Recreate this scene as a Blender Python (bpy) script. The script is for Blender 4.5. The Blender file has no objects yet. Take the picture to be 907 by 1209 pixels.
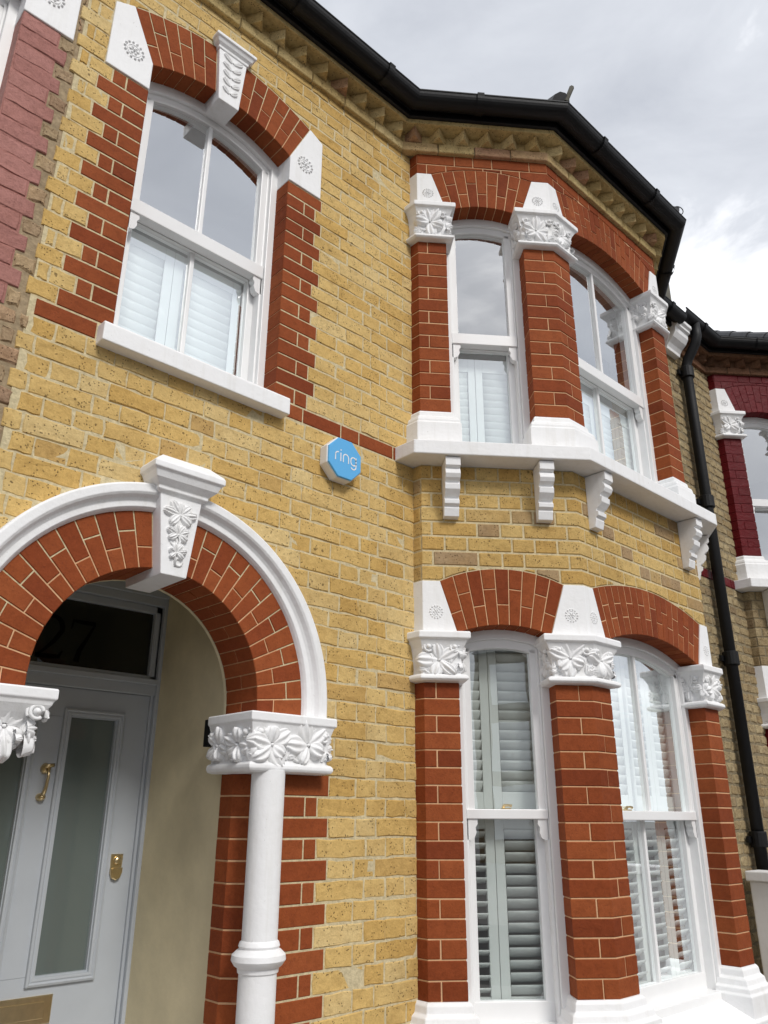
import bpy, math, random
from math import sin, cos, pi, sqrt, asin, radians
from mathutils import Matrix, Vector

random.seed(11)
R_ = random.random
scene = bpy.context.scene
ZB = 3.2                       # height of the red string band above the ground
# ------------------------------------------------------------------ camera
CAM = Vector((-2.5827, -2.5645, -1.6497 + ZB))
YAW, PIT, ROL, FPX = 0.7514, 0.36906, 0.004825, 933.65
_f = Vector((sin(YAW)*cos(PIT), cos(YAW)*cos(PIT), sin(PIT)))
_r = Vector((cos(YAW), -sin(YAW), 0)); _u = _r.cross(_f)
C_R = _r*cos(ROL) + _u*sin(ROL); C_U = _u*cos(ROL) - _r*sin(ROL); C_F = _f
cam_d = bpy.data.cameras.new('camera'); cam = bpy.data.objects.new('camera', cam_d)
scene.collection.objects.link(cam)
cam_d.sensor_fit = 'HORIZONTAL'; cam_d.sensor_width = 36.0; cam_d.lens = 36.0*FPX/907.0
cam_d.clip_start = 0.05; cam_d.clip_end = 2000
M = Matrix.Identity(4)
for i in range(3):
    M[i][0], M[i][1], M[i][2], M[i][3] = C_R[i], C_U[i], -C_F[i], CAM[i]
cam.matrix_world = M
scene.camera = cam
# ------------------------------------------------------------------ world: overcast sky
SKY_LOC = (1.5, 6.3, 8.7)
SUN_EL, SUN_AZ = radians(41), radians(188)      # azimuth from +Y clockwise: in front of the facade
w = bpy.data.worlds.new('World'); scene.world = w; w.use_nodes = True
nt = w.node_tree; nt.nodes.clear()
N = nt.nodes.new; L = nt.links.new
out = N('ShaderNodeOutputWorld'); bg = N('ShaderNodeBackground'); bg.inputs[1].default_value = 0.10
sky = N('ShaderNodeTexSky'); sky.sky_type = 'NISHITA'; sky.sun_disc = False
sky.sun_elevation = SUN_EL; sky.sun_rotation = SUN_AZ; sky.air_density = 1.0; sky.dust_density = 2.0
tc = N('ShaderNodeTexCoord'); mp = N('ShaderNodeMapping'); mp.inputs['Scale'].default_value = (1.0, 1.0, 2.2)
mp.inputs['Location'].default_value = SKY_LOC
n1 = N('ShaderNodeTexNoise'); n1.inputs['Scale'].default_value = 1.35; n1.inputs['Detail'].default_value = 7; n1.inputs['Roughness'].default_value = 0.5
n1.inputs['Distortion'].default_value = 0.3
cr = N('ShaderNodeValToRGB')
cr.color_ramp.elements[0].position = 0.36; cr.color_ramp.elements[0].color = (4.2, 4.4, 4.85, 1)
cr.color_ramp.elements[1].position = 0.625; cr.color_ramp.elements[1].color = (10.5, 10.5, 10.6, 1)
e = cr.color_ramp.elements.new(0.53); e.color = (5.6, 5.8, 6.2, 1)
mx = N('ShaderNodeMix'); mx.data_type = 'RGBA'; mx.inputs[0].default_value = 0.92
L(tc.outputs['Generated'], mp.inputs[0]); L(mp.outputs[0], n1.inputs['Vector']); n2 = N('ShaderNodeTexNoise'); n2.inputs['Scale'].default_value = 4.2; n2.inputs['Detail'].default_value = 6; n2.inputs['Roughness'].default_value = 0.6; n2.inputs['Distortion'].default_value = 0.4
L(mp.outputs[0], n2.inputs['Vector']); ma = N('ShaderNodeMix'); ma.inputs[0].default_value = 0.36; L(n1.outputs[0], ma.inputs[2]); L(n2.outputs[0], ma.inputs[3]); L(ma.outputs[0], cr.inputs[0])
L(sky.outputs[0], mx.inputs[6]); L(cr.outputs[0], mx.inputs[7]); L(mx.outputs[2], bg.inputs[0]); L(bg.outputs[0], out.inputs[0])
# ------------------------------------------------------------------ sun behind the cloud
sl = bpy.data.lights.new('sun', 'SUN'); sl.energy = 1.4; sl.angle = radians(15); sl.color = (1.0, 0.97, 0.93)
so = bpy.data.objects.new('sun', sl); scene.collection.objects.link(so)
sdir = Vector((sin(SUN_AZ)*cos(SUN_EL), cos(SUN_AZ)*cos(SUN_EL), sin(SUN_EL)))
so.rotation_euler = sdir.to_track_quat('Z', 'Y').to_euler(); so.location = (0, -6, 9)
vs = scene.view_settings; vs.view_transform = 'Standard'; vs.look = 'None'; vs.exposure = 0.55; vs.gamma = 1.0
vs.use_curve_mapping = False

cy = scene.cycles; cy.max_bounces = 6; cy.diffuse_bounces = 3; cy.glossy_bounces = 3; cy.transparent_max_bounces = 8

# ------------------------------------------------------------------ materials
def newmat(name):
    m = bpy.data.materials.new(name); m.use_nodes = True
    t = m.node_tree; b = t.nodes['Principled BSDF']
    return m, t, b
def ramp(t, fac, stops):
    n = t.nodes.new('ShaderNodeValToRGB'); els = n.color_ramp.elements
    els[0].position, els[0].color = stops[0][0], (*stops[0][1], 1)
    els[1].position, els[1].color = stops[-1][0], (*stops[-1][1], 1)
    for p, c in stops[1:-1]:
        x = els.new(p); x.color = (*c, 1)
    t.links.new(fac, n.inputs[0]); return n.outputs[0]
def noise(t, scale, detail=4, rough=0.55, vec=None, dist=0.0):
    n = t.nodes.new('ShaderNodeTexNoise'); n.inputs['Scale'].default_value = scale
    n.inputs['Detail'].default_value = detail; n.inputs['Roughness'].default_value = rough; n.inputs['Distortion'].default_value = dist
    t.links.new(vec, n.inputs['Vector']); return n.outputs[0]
def math_(t, op, a, b=None, clamp=False):
    n = t.nodes.new('ShaderNodeMath'); n.operation = op; n.use_clamp = clamp
    for i, x in enumerate((a, b)):
        if x is None: continue
        if isinstance(x, (int, float)): n.inputs[i].default_value = x
        else: t.links.new(x, n.inputs[i])
    return n.outputs[0]
def mixc(t, fac, a, b, mode='MIX'):
    n = t.nodes.new('ShaderNodeMix'); n.data_type = 'RGBA'; n.blend_type = mode
    for i, x in ((0, fac), (6, a), (7, b)):
        if isinstance(x, (int, float)): n.inputs[i].default_value = x
        elif isinstance(x, tuple): n.inputs[i].default_value = (*x, 1)
        else: t.links.new(x, n.inputs[i])
    return n.outputs[2]
def bump(t, b, h, strength, dist):
    n = t.nodes.new('ShaderNodeBump'); n.inputs['Strength'].default_value = strength; n.inputs['Distance'].default_value = dist
    t.links.new(h, n.inputs['Height']); t.links.new(n.outputs[0], b.inputs['Normal'])
def pos(t): return t.nodes.new('ShaderNodeNewGeometry').outputs['Position']
def rnd(t):
    o = t.nodes.new('ShaderNodeObjectInfo').outputs['Random']
    a = t.nodes.new('ShaderNodeAttribute'); a.attribute_name = 'rnd'
    return math_(t, 'FRACT', math_(t, 'ADD', o, a.outputs['Fac']))

def brick_mat(name, stops, speck=(0.07, 0.042, 0.02), speck_amt=0.7, stain=(0.5, 0.36, 0.2), rough=0.9, bstr=0.5, blot=0.55, fine=1.0, pit=0.0, spec=0.12):
    m, t, b = newmat(name); p = pos(t); r = rnd(t)
    base = ramp(t, r, stops)
    big = noise(t, 9, 5, 0.6, p)
    base = mixc(t, math_(t, 'MULTIPLY', math_(t, 'SUBTRACT', big, 0.45, True), 2.2*blot, True), base, stain)
    base = mixc(t, 0.5, base, ramp(t, noise(t, 1.6, 6, 0.6, p, 0.5), [(0.33, (0.66, 0.60, 0.52)), (0.55, (1, 1, 1))]), 'MULTIPLY')
    med = noise(t, 34, 5, 0.65, p, 0.6)
    base = mixc(t, 0.55*fine, base, ramp(t, med, [(0.32, (0.42, 0.36, 0.28)), (0.56, (1, 1, 1))]), 'MULTIPLY')
    fin = noise(t, 130, 4, 0.7, p)
    base = mixc(t, 0.40*fine, base, ramp(t, fin, [(0.3, (0.25, 0.25, 0.25)), (0.65, (1, 1, 1))]), 'MULTIPLY')
    v = t.nodes.new('ShaderNodeTexVoronoi'); v.inputs['Scale'].default_value = 85; t.links.new(p, v.inputs['Vector'])
    gate = noise(t, 20, 2, 0.5, p)
    sp = math_(t, 'MULTIPLY', math_(t, 'LESS_THAN', v.outputs['Distance'], 0.25), math_(t, 'GREATER_THAN', gate, 0.51))
    if pit:
        v2 = t.nodes.new('ShaderNodeTexVoronoi'); v2.inputs['Scale'].default_value = 26; t.links.new(p, v2.inputs['Vector'])
        p2 = math_(t, 'MULTIPLY', math_(t, 'LESS_THAN', v2.outputs['Distance'], 0.17), math_(t, 'GREATER_THAN', noise(t, 6, 2, 0.5, p), 0.63))
        sp = math_(t, 'MAXIMUM', sp, math_(t, 'MULTIPLY', p2, pit))
    base = mixc(t, math_(t, 'MULTIPLY', sp, speck_amt), base, speck)
    t.links.new(base, b.inputs['Base Color']); b.inputs['Roughness'].default_value = rough
    b.inputs['Specular IOR Level'].default_value = spec
    h = math_(t, 'SUBTRACT', math_(t, 'ADD', math_(t, 'ADD', math_(t, 'MULTIPLY', fin, 0.4), math_(t, 'MULTIPLY', med, 0.5)), noise(t, 22, 5, 0.6, p)), math_(t, 'MULTIPLY', sp, 0.9))
    bump(t, b, h, bstr, 0.007)
    return m
M_YEL = brick_mat('yellow_stock_brick', [(0, (0.70, 0.475, 0.175)), (0.25, (0.74, 0.53, 0.22)), (0.45, (0.68, 0.445, 0.15)), (0.62, (0.76, 0.575, 0.275)), (0.8, (0.71, 0.485, 0.18)), (0.95, (0.64, 0.41, 0.135)), (1, (0.56, 0.365, 0.145))], stain=(0.62, 0.385, 0.12), bstr=0.75, fine=0.55, pit=0.9, blot=0.5)
M_YBAY = brick_mat('yellow_bay_brick', [(0, (0.66, 0.445, 0.165)), (0.3, (0.72, 0.52, 0.215)), (0.5, (0.62, 0.395, 0.13)), (0.80, (0.68, 0.475, 0.18)), (0.86, (0.46, 0.325, 0.18)), (0.94, (0.43, 0.30, 0.175)), (1, (0.64, 0.44, 0.17))], stain=(0.56, 0.34, 0.11), bstr=0.75, fine=0.6, pit=0.9, blot=0.5)
M_OLD = brick_mat('weathered_stock_brick', [(0, (0.44, 0.34, 0.19)), (0.3, (0.52, 0.42, 0.25)), (0.55, (0.38, 0.28, 0.15)), (0.8, (0.48, 0.38, 0.22)), (1, (0.30, 0.22, 0.13))], stain=(0.28, 0.20, 0.115), bstr=0.9, blot=0.9)
M_PNKB = brick_mat('weathered_pinkish_brick', [(0, (0.50, 0.32, 0.20)), (0.4, (0.58, 0.42, 0.25)), (0.7, (0.48, 0.36, 0.22)), (1, (0.40, 0.26, 0.17))], stain=(0.40, 0.28, 0.18), bstr=1.0, blot=0.9)
M_RED = brick_mat('red_painted_brick', [(0, (0.303, 0.075, 0.023)), (0.25, (0.352, 0.096, 0.032)), (0.5, (0.255, 0.056, 0.018)), (0.75, (0.325, 0.083, 0.026)), (0.9, (0.277, 0.064, 0.021)), (1, (0.219, 0.048, 0.017))], speck=(0.131, 0.029, 0.021), speck_amt=0.25, stain=(0.229, 0.050, 0.017), bstr=0.5, blot=0.7, rough=0.75, fine=0.5)
M_PINK = brick_mat('pink_painted_brick', [(0, (0.42, 0.190, 0.160)), (0.5, (0.45, 0.212, 0.182)), (1, (0.39, 0.172, 0.146))], speck=(0.25, 0.1, 0.09), speck_amt=0.2, stain=(0.35, 0.16, 0.145), bstr=0.9, blot=0.4, rough=0.6, fine=0.5)
M_MAR = brick_mat('maroon_painted_brick', [(0, (0.135, 0.008, 0.012)), (0.5, (0.15, 0.010, 0.014)), (1, (0.12, 0.007, 0.010))], speck=(0.06, 0.004, 0.006), speck_amt=0.3, stain=(0.11, 0.007, 0.010), bstr=0.7, blot=0.5, rough=0.42, fine=0.5)

def plain(name, col, rough=0.5, var=0.0, vs_=6.0, bstr=0.0, bsc=40.0, spec=0.5, metal=0.0, dirt=None, dirt_amt=0.0):
    m, t, b = newmat(name); p = pos(t)
    c = col
    if var or dirt:
        n = noise(t, vs_, 5, 0.6, p)
        c = mixc(t, 1.0, col, ramp(t, n, [(0.3, (1-var, 1-var, 1-var)), (0.7, (1, 1, 1))]), 'MULTIPLY')
        if dirt:
            n2 = noise(t, vs_*0.6, 6, 0.65, p, 0.4)
            c = mixc(t, math_(t, 'MULTIPLY', math_(t, 'SUBTRACT', n2, 0.5, True), dirt_amt*4, True), c, dirt)
        t.links.new(c, b.inputs['Base Color'])
    else:
        b.inputs['Base Color'].default_value = (*col, 1)
    b.inputs['Roughness'].default_value = rough; b.inputs['Specular IOR Level'].default_value = spec; b.inputs['Metallic'].default_value = metal
    if bstr: bump(t, b, noise(t, bsc, 5, 0.6, p), bstr, 0.004)
    return m
M_MORY = plain('cream_mortar', (0.72, 0.61, 0.38), 0.95, 0.35, 60, 0.8, 120, 0.2, dirt=(0.42, 0.33, 0.18), dirt_amt=0.25)
M_MORR = plain('peach_mortar', (0.70, 0.43, 0.24), 0.9, 0.2, 40, 0.3, 120, 0.2)
M_MORO = plain('grey_old_mortar', (0.30, 0.245, 0.155), 0.95, 0.4, 50, 1.0, 90, 0.2)
M_MORL = plain('brown_old_mortar', (0.42, 0.32, 0.20), 0.95, 0.4, 50, 1.0, 90, 0.2)
def white_paint(name):
    m, t, b = newmat(name); p = pos(t)
    mp_ = t.nodes.new('ShaderNodeMapping'); mp_.inputs['Scale'].default_value = (22, 22, 1.6); t.links.new(p, mp_.inputs[0])
    st_ = noise(t, 1.0, 5, 0.6, mp_.outputs[0]); bl = noise(t, 4, 6, 0.65, p, 0.5); sp = noise(t, 60, 3, 0.6, p)
    c = mixc(t, math_(t, 'MULTIPLY', math_(t, 'SUBTRACT', st_, 0.52, True), 1.6, True), (0.86, 0.86, 0.86), (0.66, 0.64, 0.59))
    c = mixc(t, math_(t, 'MULTIPLY', math_(t, 'SUBTRACT', bl, 0.55, True), 1.8, True), c, (0.70, 0.69, 0.66))
    c = mixc(t, math_(t, 'MULTIPLY', math_(t, 'GREATER_THAN', sp, 0.73), 0.45), c, (0.42, 0.40, 0.36))
    t.links.new(c, b.inputs['Base Color']); b.inputs['Roughness'].default_value = 0.55; b.inputs['Specular IOR Level'].default_value = 0.35
    bump(t, b, math_(t, 'ADD', noise(t, 40, 5, 0.6, p), math_(t, 'MULTIPLY', noise(t, 9, 3, 0.5, p), 1.5)), 0.4, 0.004)
    return m
M_WHITE = white_paint('white_masonry_paint')
M_TIMB = plain('white_gloss_timber', (0.86, 0.86, 0.855), 0.32, 0.04, 8, 0.06, 30, 0.5)
M_SHUT_LOW = plain('lower_shutter_light_tone', (0.56, 0.58, 0.565), 0.45, 0.03, 8)  # second tone of the shutter paint; lower windows' light put into the colour
M_SHUT = plain('white_shutter_paint', (0.54, 0.57, 0.57), 0.45, 0.03, 8)
M_BLK = plain('black_cast_iron', (0.006, 0.006, 0.007), 0.55, 0.3, 14, 0.3, 60, 0.3, dirt=(0.02, 0.018, 0.016), dirt_amt=0.12)
M_DOOR = plain('grey_blue_door_paint', (0.48, 0.515, 0.555), 0.4, 0.06, 6, 0.05, 30)
M_BRASS = plain('brass', (0.78, 0.62, 0.36), 0.3, 0.15, 30, 0, 30, 0.5, 1.0)
M_PLAS = plain('beige_porch_plaster', (0.80, 0.70, 0.47), 0.9, 0.22, 3.5, 0.35, 25, 0.2, dirt=(0.56, 0.49, 0.32), dirt_amt=0.35)
M_INT = plain('room_plaster', (0.30, 0.29, 0.27), 0.9)
M_SLATE = plain('roof_slate', (0.10, 0.10, 0.105), 0.6, 0.4, 10, 0.5, 20)
M_STONE = brick_mat('weathered_cornice_brick', [(0, (0.68, 0.52, 0.24)), (0.35, (0.74, 0.59, 0.31)), (0.6, (0.60, 0.44, 0.19)), (0.85, (0.70, 0.54, 0.26)), (0.92, (0.56, 0.34, 0.21)), (1, (0.54, 0.32, 0.20))], stain=(0.46, 0.33, 0.15), bstr=0.7, blot=0.6, fine=0.8)
M_STONED = brick_mat('dirty_cornice_brick', [(0, (0.22, 0.11, 0.065)), (0.5, (0.28, 0.15, 0.085)), (1, (0.19, 0.10, 0.06))], stain=(0.13, 0.08, 0.05), bstr=0.9, blot=0.9)
M_BLUE = plain('sign_blue', (0.10, 0.42, 0.78), 0.35)
M_SIGNW = plain('sign_white', (0.82, 0.82, 0.82), 0.4)
M_PAVE = plain('paving', (0.20, 0.19, 0.18), 0.85, 0.3, 3, 0.3, 30, 0.2)
M_ROAD = plain('asphalt', (0.05, 0.05, 0.052), 0.9, 0.3, 8, 0.5, 120, 0.2)
M_STK = plain('stack_render', (0.20, 0.19, 0.16), 0.95, 0.4, 8, 0.8, 40, 0.2, dirt=(0.10, 0.10, 0.08), dirt_amt=0.4)
M_NUM = plain('black_lettering', (0.005, 0.005, 0.005), 1.0, spec=0.0)

def glass_mat(name, tint, refl=1.0, rough=0.0, body=None):
    m, t, b = newmat(name); t.nodes.remove(b)
    o = [n for n in t.nodes if n.type == 'OUTPUT_MATERIAL'][0]
    fr = t.nodes.new('ShaderNodeLayerWeight'); fr.inputs[0].default_value = 0.5
    g = t.nodes.new('ShaderNodeBsdfGlossy'); g.inputs['Roughness'].default_value = 0.0; g.inputs['Color'].default_value = (0.95, 0.97, 1, 1)
    if body:
        tr = t.nodes.new('ShaderNodeBsdfDiffuse'); tr.inputs[0].default_value = (*body, 1)
    else:
        tr = t.nodes.new('ShaderNodeBsdfTransparent'); tr.inputs[0].default_value = (*tint, 1)
    mixn = t.nodes.new('ShaderNodeAddShader')
    fac = math_(t, 'MINIMUM', math_(t, 'MULTIPLY', math_(t, 'ADD', math_(t, 'MULTIPLY', fr.outputs['Facing'], 1.35), 0.20), refl), 0.60)
    nn = noise(t, 2.2, 2, 0.5, pos(t)); bp = t.nodes.new('ShaderNodeBump'); bp.inputs['Strength'].default_value = 0.05; bp.inputs['Distance'].default_value = 0.02
    t.links.new(nn, bp.inputs['Height']); t.links.new(bp.outputs[0], g.inputs['Normal'])
    cm = t.nodes.new('ShaderNodeCombineColor')
    for i_, q_ in enumerate((0.96, 0.98, 1.0)): t.links.new(math_(t, 'MULTIPLY', fac, q_), cm.inputs[i_])
    t.links.new(cm.outputs[0], g.inputs['Color']); t.links.new(tr.outputs[0], mixn.inputs[0]); t.links.new(g.outputs[0], mixn.inputs[1]); t.links.new(mixn.outputs[0], o.inputs['Surface'])
    return m
M_GLASS = glass_mat('window_glass', (0.80, 0.83, 0.82), 1.0)
M_FROST = glass_mat('obscured_door_glass', (1, 1, 1), 0.14, body=(0.125, 0.150, 0.140))
M_FAN = glass_mat('dark_fanlight_glass', (1, 1, 1), 0.12, body=(0.016, 0.018, 0.015))

# ------------------------------------------------------------------ mesh helpers
WM = {}
def reg(o, W): WM[o.name] = W
def link(o, parent, W, kind=None):
    scene.collection.objects.link(o)
    if parent is not None:
        o.parent = parent; o.matrix_parent_inverse = WM[parent.name].inverted()
    o.matrix_basis = W; reg(o, W)
    if kind: o['kind'] = kind
    return o
def thing(name, loc, label, cat, group=None):
    o = bpy.data.objects.new(name, None); o.empty_display_size = 0.2
    link(o, None, Matrix.Translation((loc[0], loc[1], loc[2]+ZB)))
    o['label'] = label; o['category'] = cat
    if group: o['group'] = group
    return o
def tag(o, label, cat, group=None):
    o['label'] = label; o['category'] = cat
    if group: o['group'] = group
def place(name, me, parent, W, kind=None):
    return link(bpy.data.objects.new(name, me), parent, W, kind)

class Fr:
    def __init__(s, O, d):
        l = sqrt(d[0]**2+d[1]**2); s.O = O; s.d = (d[0]/l, d[1]/l); s.n = (s.d[1], -s.d[0])
    def W(s, a, o, z): return (s.O[0]+a*s.d[0]+o*s.n[0], s.O[1]+a*s.d[1]+o*s.n[1], z)
    def M(s, a, o, z):   # local x along d, local y inward, z up
        p = s.W(a, o, z); m = Matrix.Identity(4)
        m[0][0], m[1][0] = s.d; m[0][1], m[1][1] = -s.n[0], -s.n[1]
        m[0][3], m[1][3], m[2][3] = p[0], p[1], p[2]+ZB
        return m

class Path:
    def __init__(s, pts):
        s.p = pts; s.t = [0]; s.d = []
        for a, b in zip(pts, pts[1:]):
            l = sqrt((b[0]-a[0])**2+(b[1]-a[1])**2); s.t.append(s.t[-1]+l); s.d.append(((b[0]-a[0])/l, (b[1]-a[1])/l))
        s.n = [(d[1], -d[0]) for d in s.d]; s.L = s.t[-1]
    def node(s, k, o):
        if k == 0: n = s.n[0]; return (s.p[0][0]+n[0]*o, s.p[0][1]+n[1]*o)
        if k == len(s.p)-1: n = s.n[-1]; return (s.p[k][0]+n[0]*o, s.p[k][1]+n[1]*o)
        a, b = s.n[k-1], s.n[k]; q = 1+a[0]*b[0]+a[1]*b[1]
        return (s.p[k][0]+(a[0]+b[0])*o/q, s.p[k][1]+(a[1]+b[1])*o/q)
    def pos(s, t, o):
        for k in range(len(s.t)):
            if abs(t-s.t[k]) < 1e-5: return s.node(k, o)
        k = 0
        while k < len(s.d)-1 and t > s.t[k+1]: k += 1
        u = t-s.t[k]; p = s.p[k]; d = s.d[k]; n = s.n[k]
        return (p[0]+d[0]*u+n[0]*o, p[1]+d[1]*u+n[1]*o)
    def seg(s, k): return Fr(s.p[k], s.d[k])
    def mirror(s, c): return Path([(2*c-x, y) for x, y in reversed(s.p)])

def inset(poly, c):
    n = len(poly); o = []
    for i in range(n):
        a, b, d = poly[i-1], poly[i], poly[(i+1) % n]
        e1 = (b[0]-a[0], b[1]-a[1]); e2 = (d[0]-b[0], d[1]-b[1])
        l1 = sqrt(e1[0]**2+e1[1]**2) or 1e-9; l2 = sqrt(e2[0]**2+e2[1]**2) or 1e-9
        n1 = (-e1[1]/l1, e1[0]/l1); n2 = (-e2[1]/l2, e2[0]/l2); q = max(0.25, 1+n1[0]*n2[0]+n1[1]*n2[1])
        o.append((b[0]+(n1[0]+n2[0])*c/q, b[1]+(n1[1]+n2[1])*c/q))
    return o

class G:
    def __init__(s): s.v = []; s.f = []; s.r = []
    def add(s, vs, fs, r=0.0):
        b = len(s.v); s.v += [tuple(x) for x in vs]; s.f += [tuple(i+b for i in f) for f in fs]; s.r += [r]*len(fs)
    def prism(s, F, poly, o0, o1, c=0.0, r=0.0, back=True):
        n = len(poly); vs = []; fs = []
        rings = [(poly, o0)]
        if c: rings += [(poly, o1-c), (inset(poly, c), o1)]
        else: rings += [(poly, o1)]
        for pl, o in rings: vs += [F.W(a, o, z) for a, z in pl]
        for k in range(len(rings)-1):
            for i in range(n):
                j = (i+1) % n; fs.append((k*n+i, k*n+j, (k+1)*n+j, (k+1)*n+i))
        fs.append(tuple((len(rings)-1)*n+i for i in range(n)))
        if back: fs.append(tuple(n-1-i for i in range(n)))
        s.add(vs, fs, r)
    def box(s, F, a0, a1, o0, o1, z0, z1, c=0.0, r=0.0):
        s.prism(F, [(a0, z0), (a1, z0), (a1, z1), (a0, z1)], o0, o1, c, r)
    def slab(s, poly, z0, z1, c=0.0):    # plan polygon (counter-clockwise seen from above) extruded in z
        n = len(poly); vs = []; fs = []
        rings = [(poly, z0), (poly, z1-c), (inset(poly, c), z1)] if c else [(poly, z0), (poly, z1)]
        for pl, z in rings: vs += [(x, y, z) for x, y in pl]
        for k in range(len(rings)-1):
            for i in range(n):
                j = (i+1) % n; fs.append((k*n+i, k*n+j, (k+1)*n+j, (k+1)*n+i))
        fs.append(tuple((len(rings)-1)*n+i for i in range(n))); fs.append(tuple(n-1-i for i in range(n)))
        s.add(vs, fs)
    def strip(s, F, inner, outer, o0, o1, r=0.0):   # solid between two polylines with equal point counts (inner below / left)
        n = len(inner); vs = []; fs = []
        for o in (o0, o1):
            vs += [F.W(a, o, z) for a, z in inner]; vs += [F.W(a, o, z) for a, z in outer]
        I0, O0, I1, O1 = 0, n, 2*n, 3*n
        for i in range(n-1):
            fs += [(I1+i, I1+i+1, O1+i+1, O1+i), (O0+i, O0+i+1, I0+i+1, I0+i), (I0+i, I0+i+1, I1+i+1, I1+i), (O1+i, O1+i+1, O0+i+1, O0+i)]
        fs += [(I0, I1, O1, O0), (O0+n-1, O1+n-1, I1+n-1, I0+n-1)]
        s.add(vs, fs, r)
    def sweep(s, path, prof, caps=True, r=0.0):     # prof from top to bottom [(o, z)]
        m = len(path.p); k = len(prof); vs = []; fs = []
        for i in range(m):
            for o, z in prof:
                p = path.node(i, o); vs.append((p[0], p[1], z))
        for i in range(m-1):
            for j in range(k-1):
                fs.append((i*k+j, i*k+j+1, (i+1)*k+j+1, (i+1)*k+j))
        if caps:
            fs.append(tuple(i*k for i in range(m))); fs.append(tuple((m-1-i)*k+k-1 for i in range(m)))
        s.add(vs, fs, r)
    def pbrick(s, P, t0, t1, z0, z1, of, ob, c=0.003, low=None, high=None, r=0.0, samples=0):
        ts = {t0, t0+c, t1-c, t1}
        for k in P.t[1:-1]:
            if t0+2*c < k < t1-2*c: ts.add(k)
        if low or high or samples:
            ns = samples or max(2, int((t1-t0)/0.02))
            for i in range(1, ns): ts.add(t0+(t1-t0)*i/ns)
        ts = sorted(ts); cols = []
        for t in ts:
            zb = max(z0, low(t)) if low else z0; zt = min(z1, high(t)) if high else z1
            if zt-zb < 2*c+0.002: m_ = max(min(zb, zt), z0); zb, zt = min(zb, z1)-0.0, min(zb, z1)+0.0; cols.append((t, zb, zb, zb, zb))
            else: cols.append((t, zb, zb+c, zt-c, zt))
        if max(q[4]-q[1] for q in cols) < 0.012: return False
        # trim collapsed ends
        while len(cols) > 2 and cols[1][4]-cols[1][1] < 1e-6: cols.pop(0)
        while len(cols) > 2 and cols[-2][4]-cols[-2][1] < 1e-6: cols.pop()
        n = len(cols); vs = []; fs = []
        for i, q in enumerate(cols):
            e = (i == 0 or i == n-1)
            for j in range(4):
                o = of-c if (e or j in (0, 3)) else of
                x = P.pos(q[0], o); vs.append((x[0], x[1], q[1+j]))
            for j in (1, 4):
                x = P.pos(q[0], ob); vs.append((x[0], x[1], q[j]))
        for i in range(n-1):
            a, b = i*6, (i+1)*6
            for j in range(3): fs.append((a+j, b+j, b+j+1, a+j+1))
            fs.append((a+4, b+4, b, a)); fs.append((a+3, b+3, b+5, a+5))
        fs.append((0, 1, 2, 3, 5, 4)); e = (n-1)*6; fs.append((e+4, e+5, e+3, e+2, e+1, e))
        s.add(vs, fs, r); return True
    def tube(s, pts, rad, seg=10, caps=True):
        vs = []; fs = []; n = len(pts); pv = [Vector(p) for p in pts]
        up = Vector((0, 0, 1)); prev = None
        for i, p in enumerate(pv):
            d = (pv[min(i+1, n-1)]-pv[max(i-1, 0)]).normalized()
            if prev is None:
                a = d.cross(up); a = a.normalized() if a.length > 1e-3 else Vector((1, 0, 0))
            else:
                a = (prev-d*prev.dot(d)).normalized()
            prev = a; b = d.cross(a); rr = rad[i] if isinstance(rad, (list, tuple)) else rad
            for k in range(seg):
                g = 2*pi*k/seg; vs.append(p+(a*cos(g)+b*sin(g))*rr)
        for i in range(n-1):
            for k in range(seg):
                j = (k+1) % seg; fs.append((i*seg+k, i*seg+j, (i+1)*seg+j, (i+1)*seg+k))
        if caps:
            fs.append(tuple(range(seg-1, -1, -1))); fs.append(tuple((n-1)*seg+k for k in range(seg)))
        s.add(vs, fs)
    def lathe(s, c, prof, seg=24):
        vs = []; fs = []; k = len(prof)
        for i in range(seg):
            g = 2*pi*i/seg
            for r, z in prof: vs.append((c[0]+r*cos(g), c[1]+r*sin(g), z))
        for i in range(seg):
            j = (i+1) % seg
            for q in range(k-1): fs.append((i*k+q, j*k+q, j*k+q+1, i*k+q+1))
        fs.append(tuple(i*k+k-1 for i in range(seg))); fs.append(tuple((seg-1-i)*k for i in range(seg)))
        s.add(vs, fs)
    def blob(s, P, Nn, T, rx, ry, rz, nu=8, nv=5):   # half ellipsoid bump; rx along T, ry across, rz out
        P, Nn, T = Vector(P), Vector(Nn), Vector(T); B = Nn.cross(T); vs = []; fs = []
        for j in range(nv):
            a = -0.35+(pi/2+0.35)*j/nv
            for i in range(nu):
                g = 2*pi*i/nu; vs.append(P+T*(rx*cos(a)*cos(g))+B*(ry*cos(a)*sin(g))+Nn*(rz*sin(a)))
        vs.append(P+Nn*rz)
        for j in range(nv-1):
            for i in range(nu):
                k = (i+1) % nu; fs.append((j*nu+i, j*nu+k, (j+1)*nu+k, (j+1)*nu+i))
        for i in range(nu): fs.append(((nv-1)*nu+i, (nv-1)*nu+(i+1) % nu, nv*nu))
        s.add(vs, fs)
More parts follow.
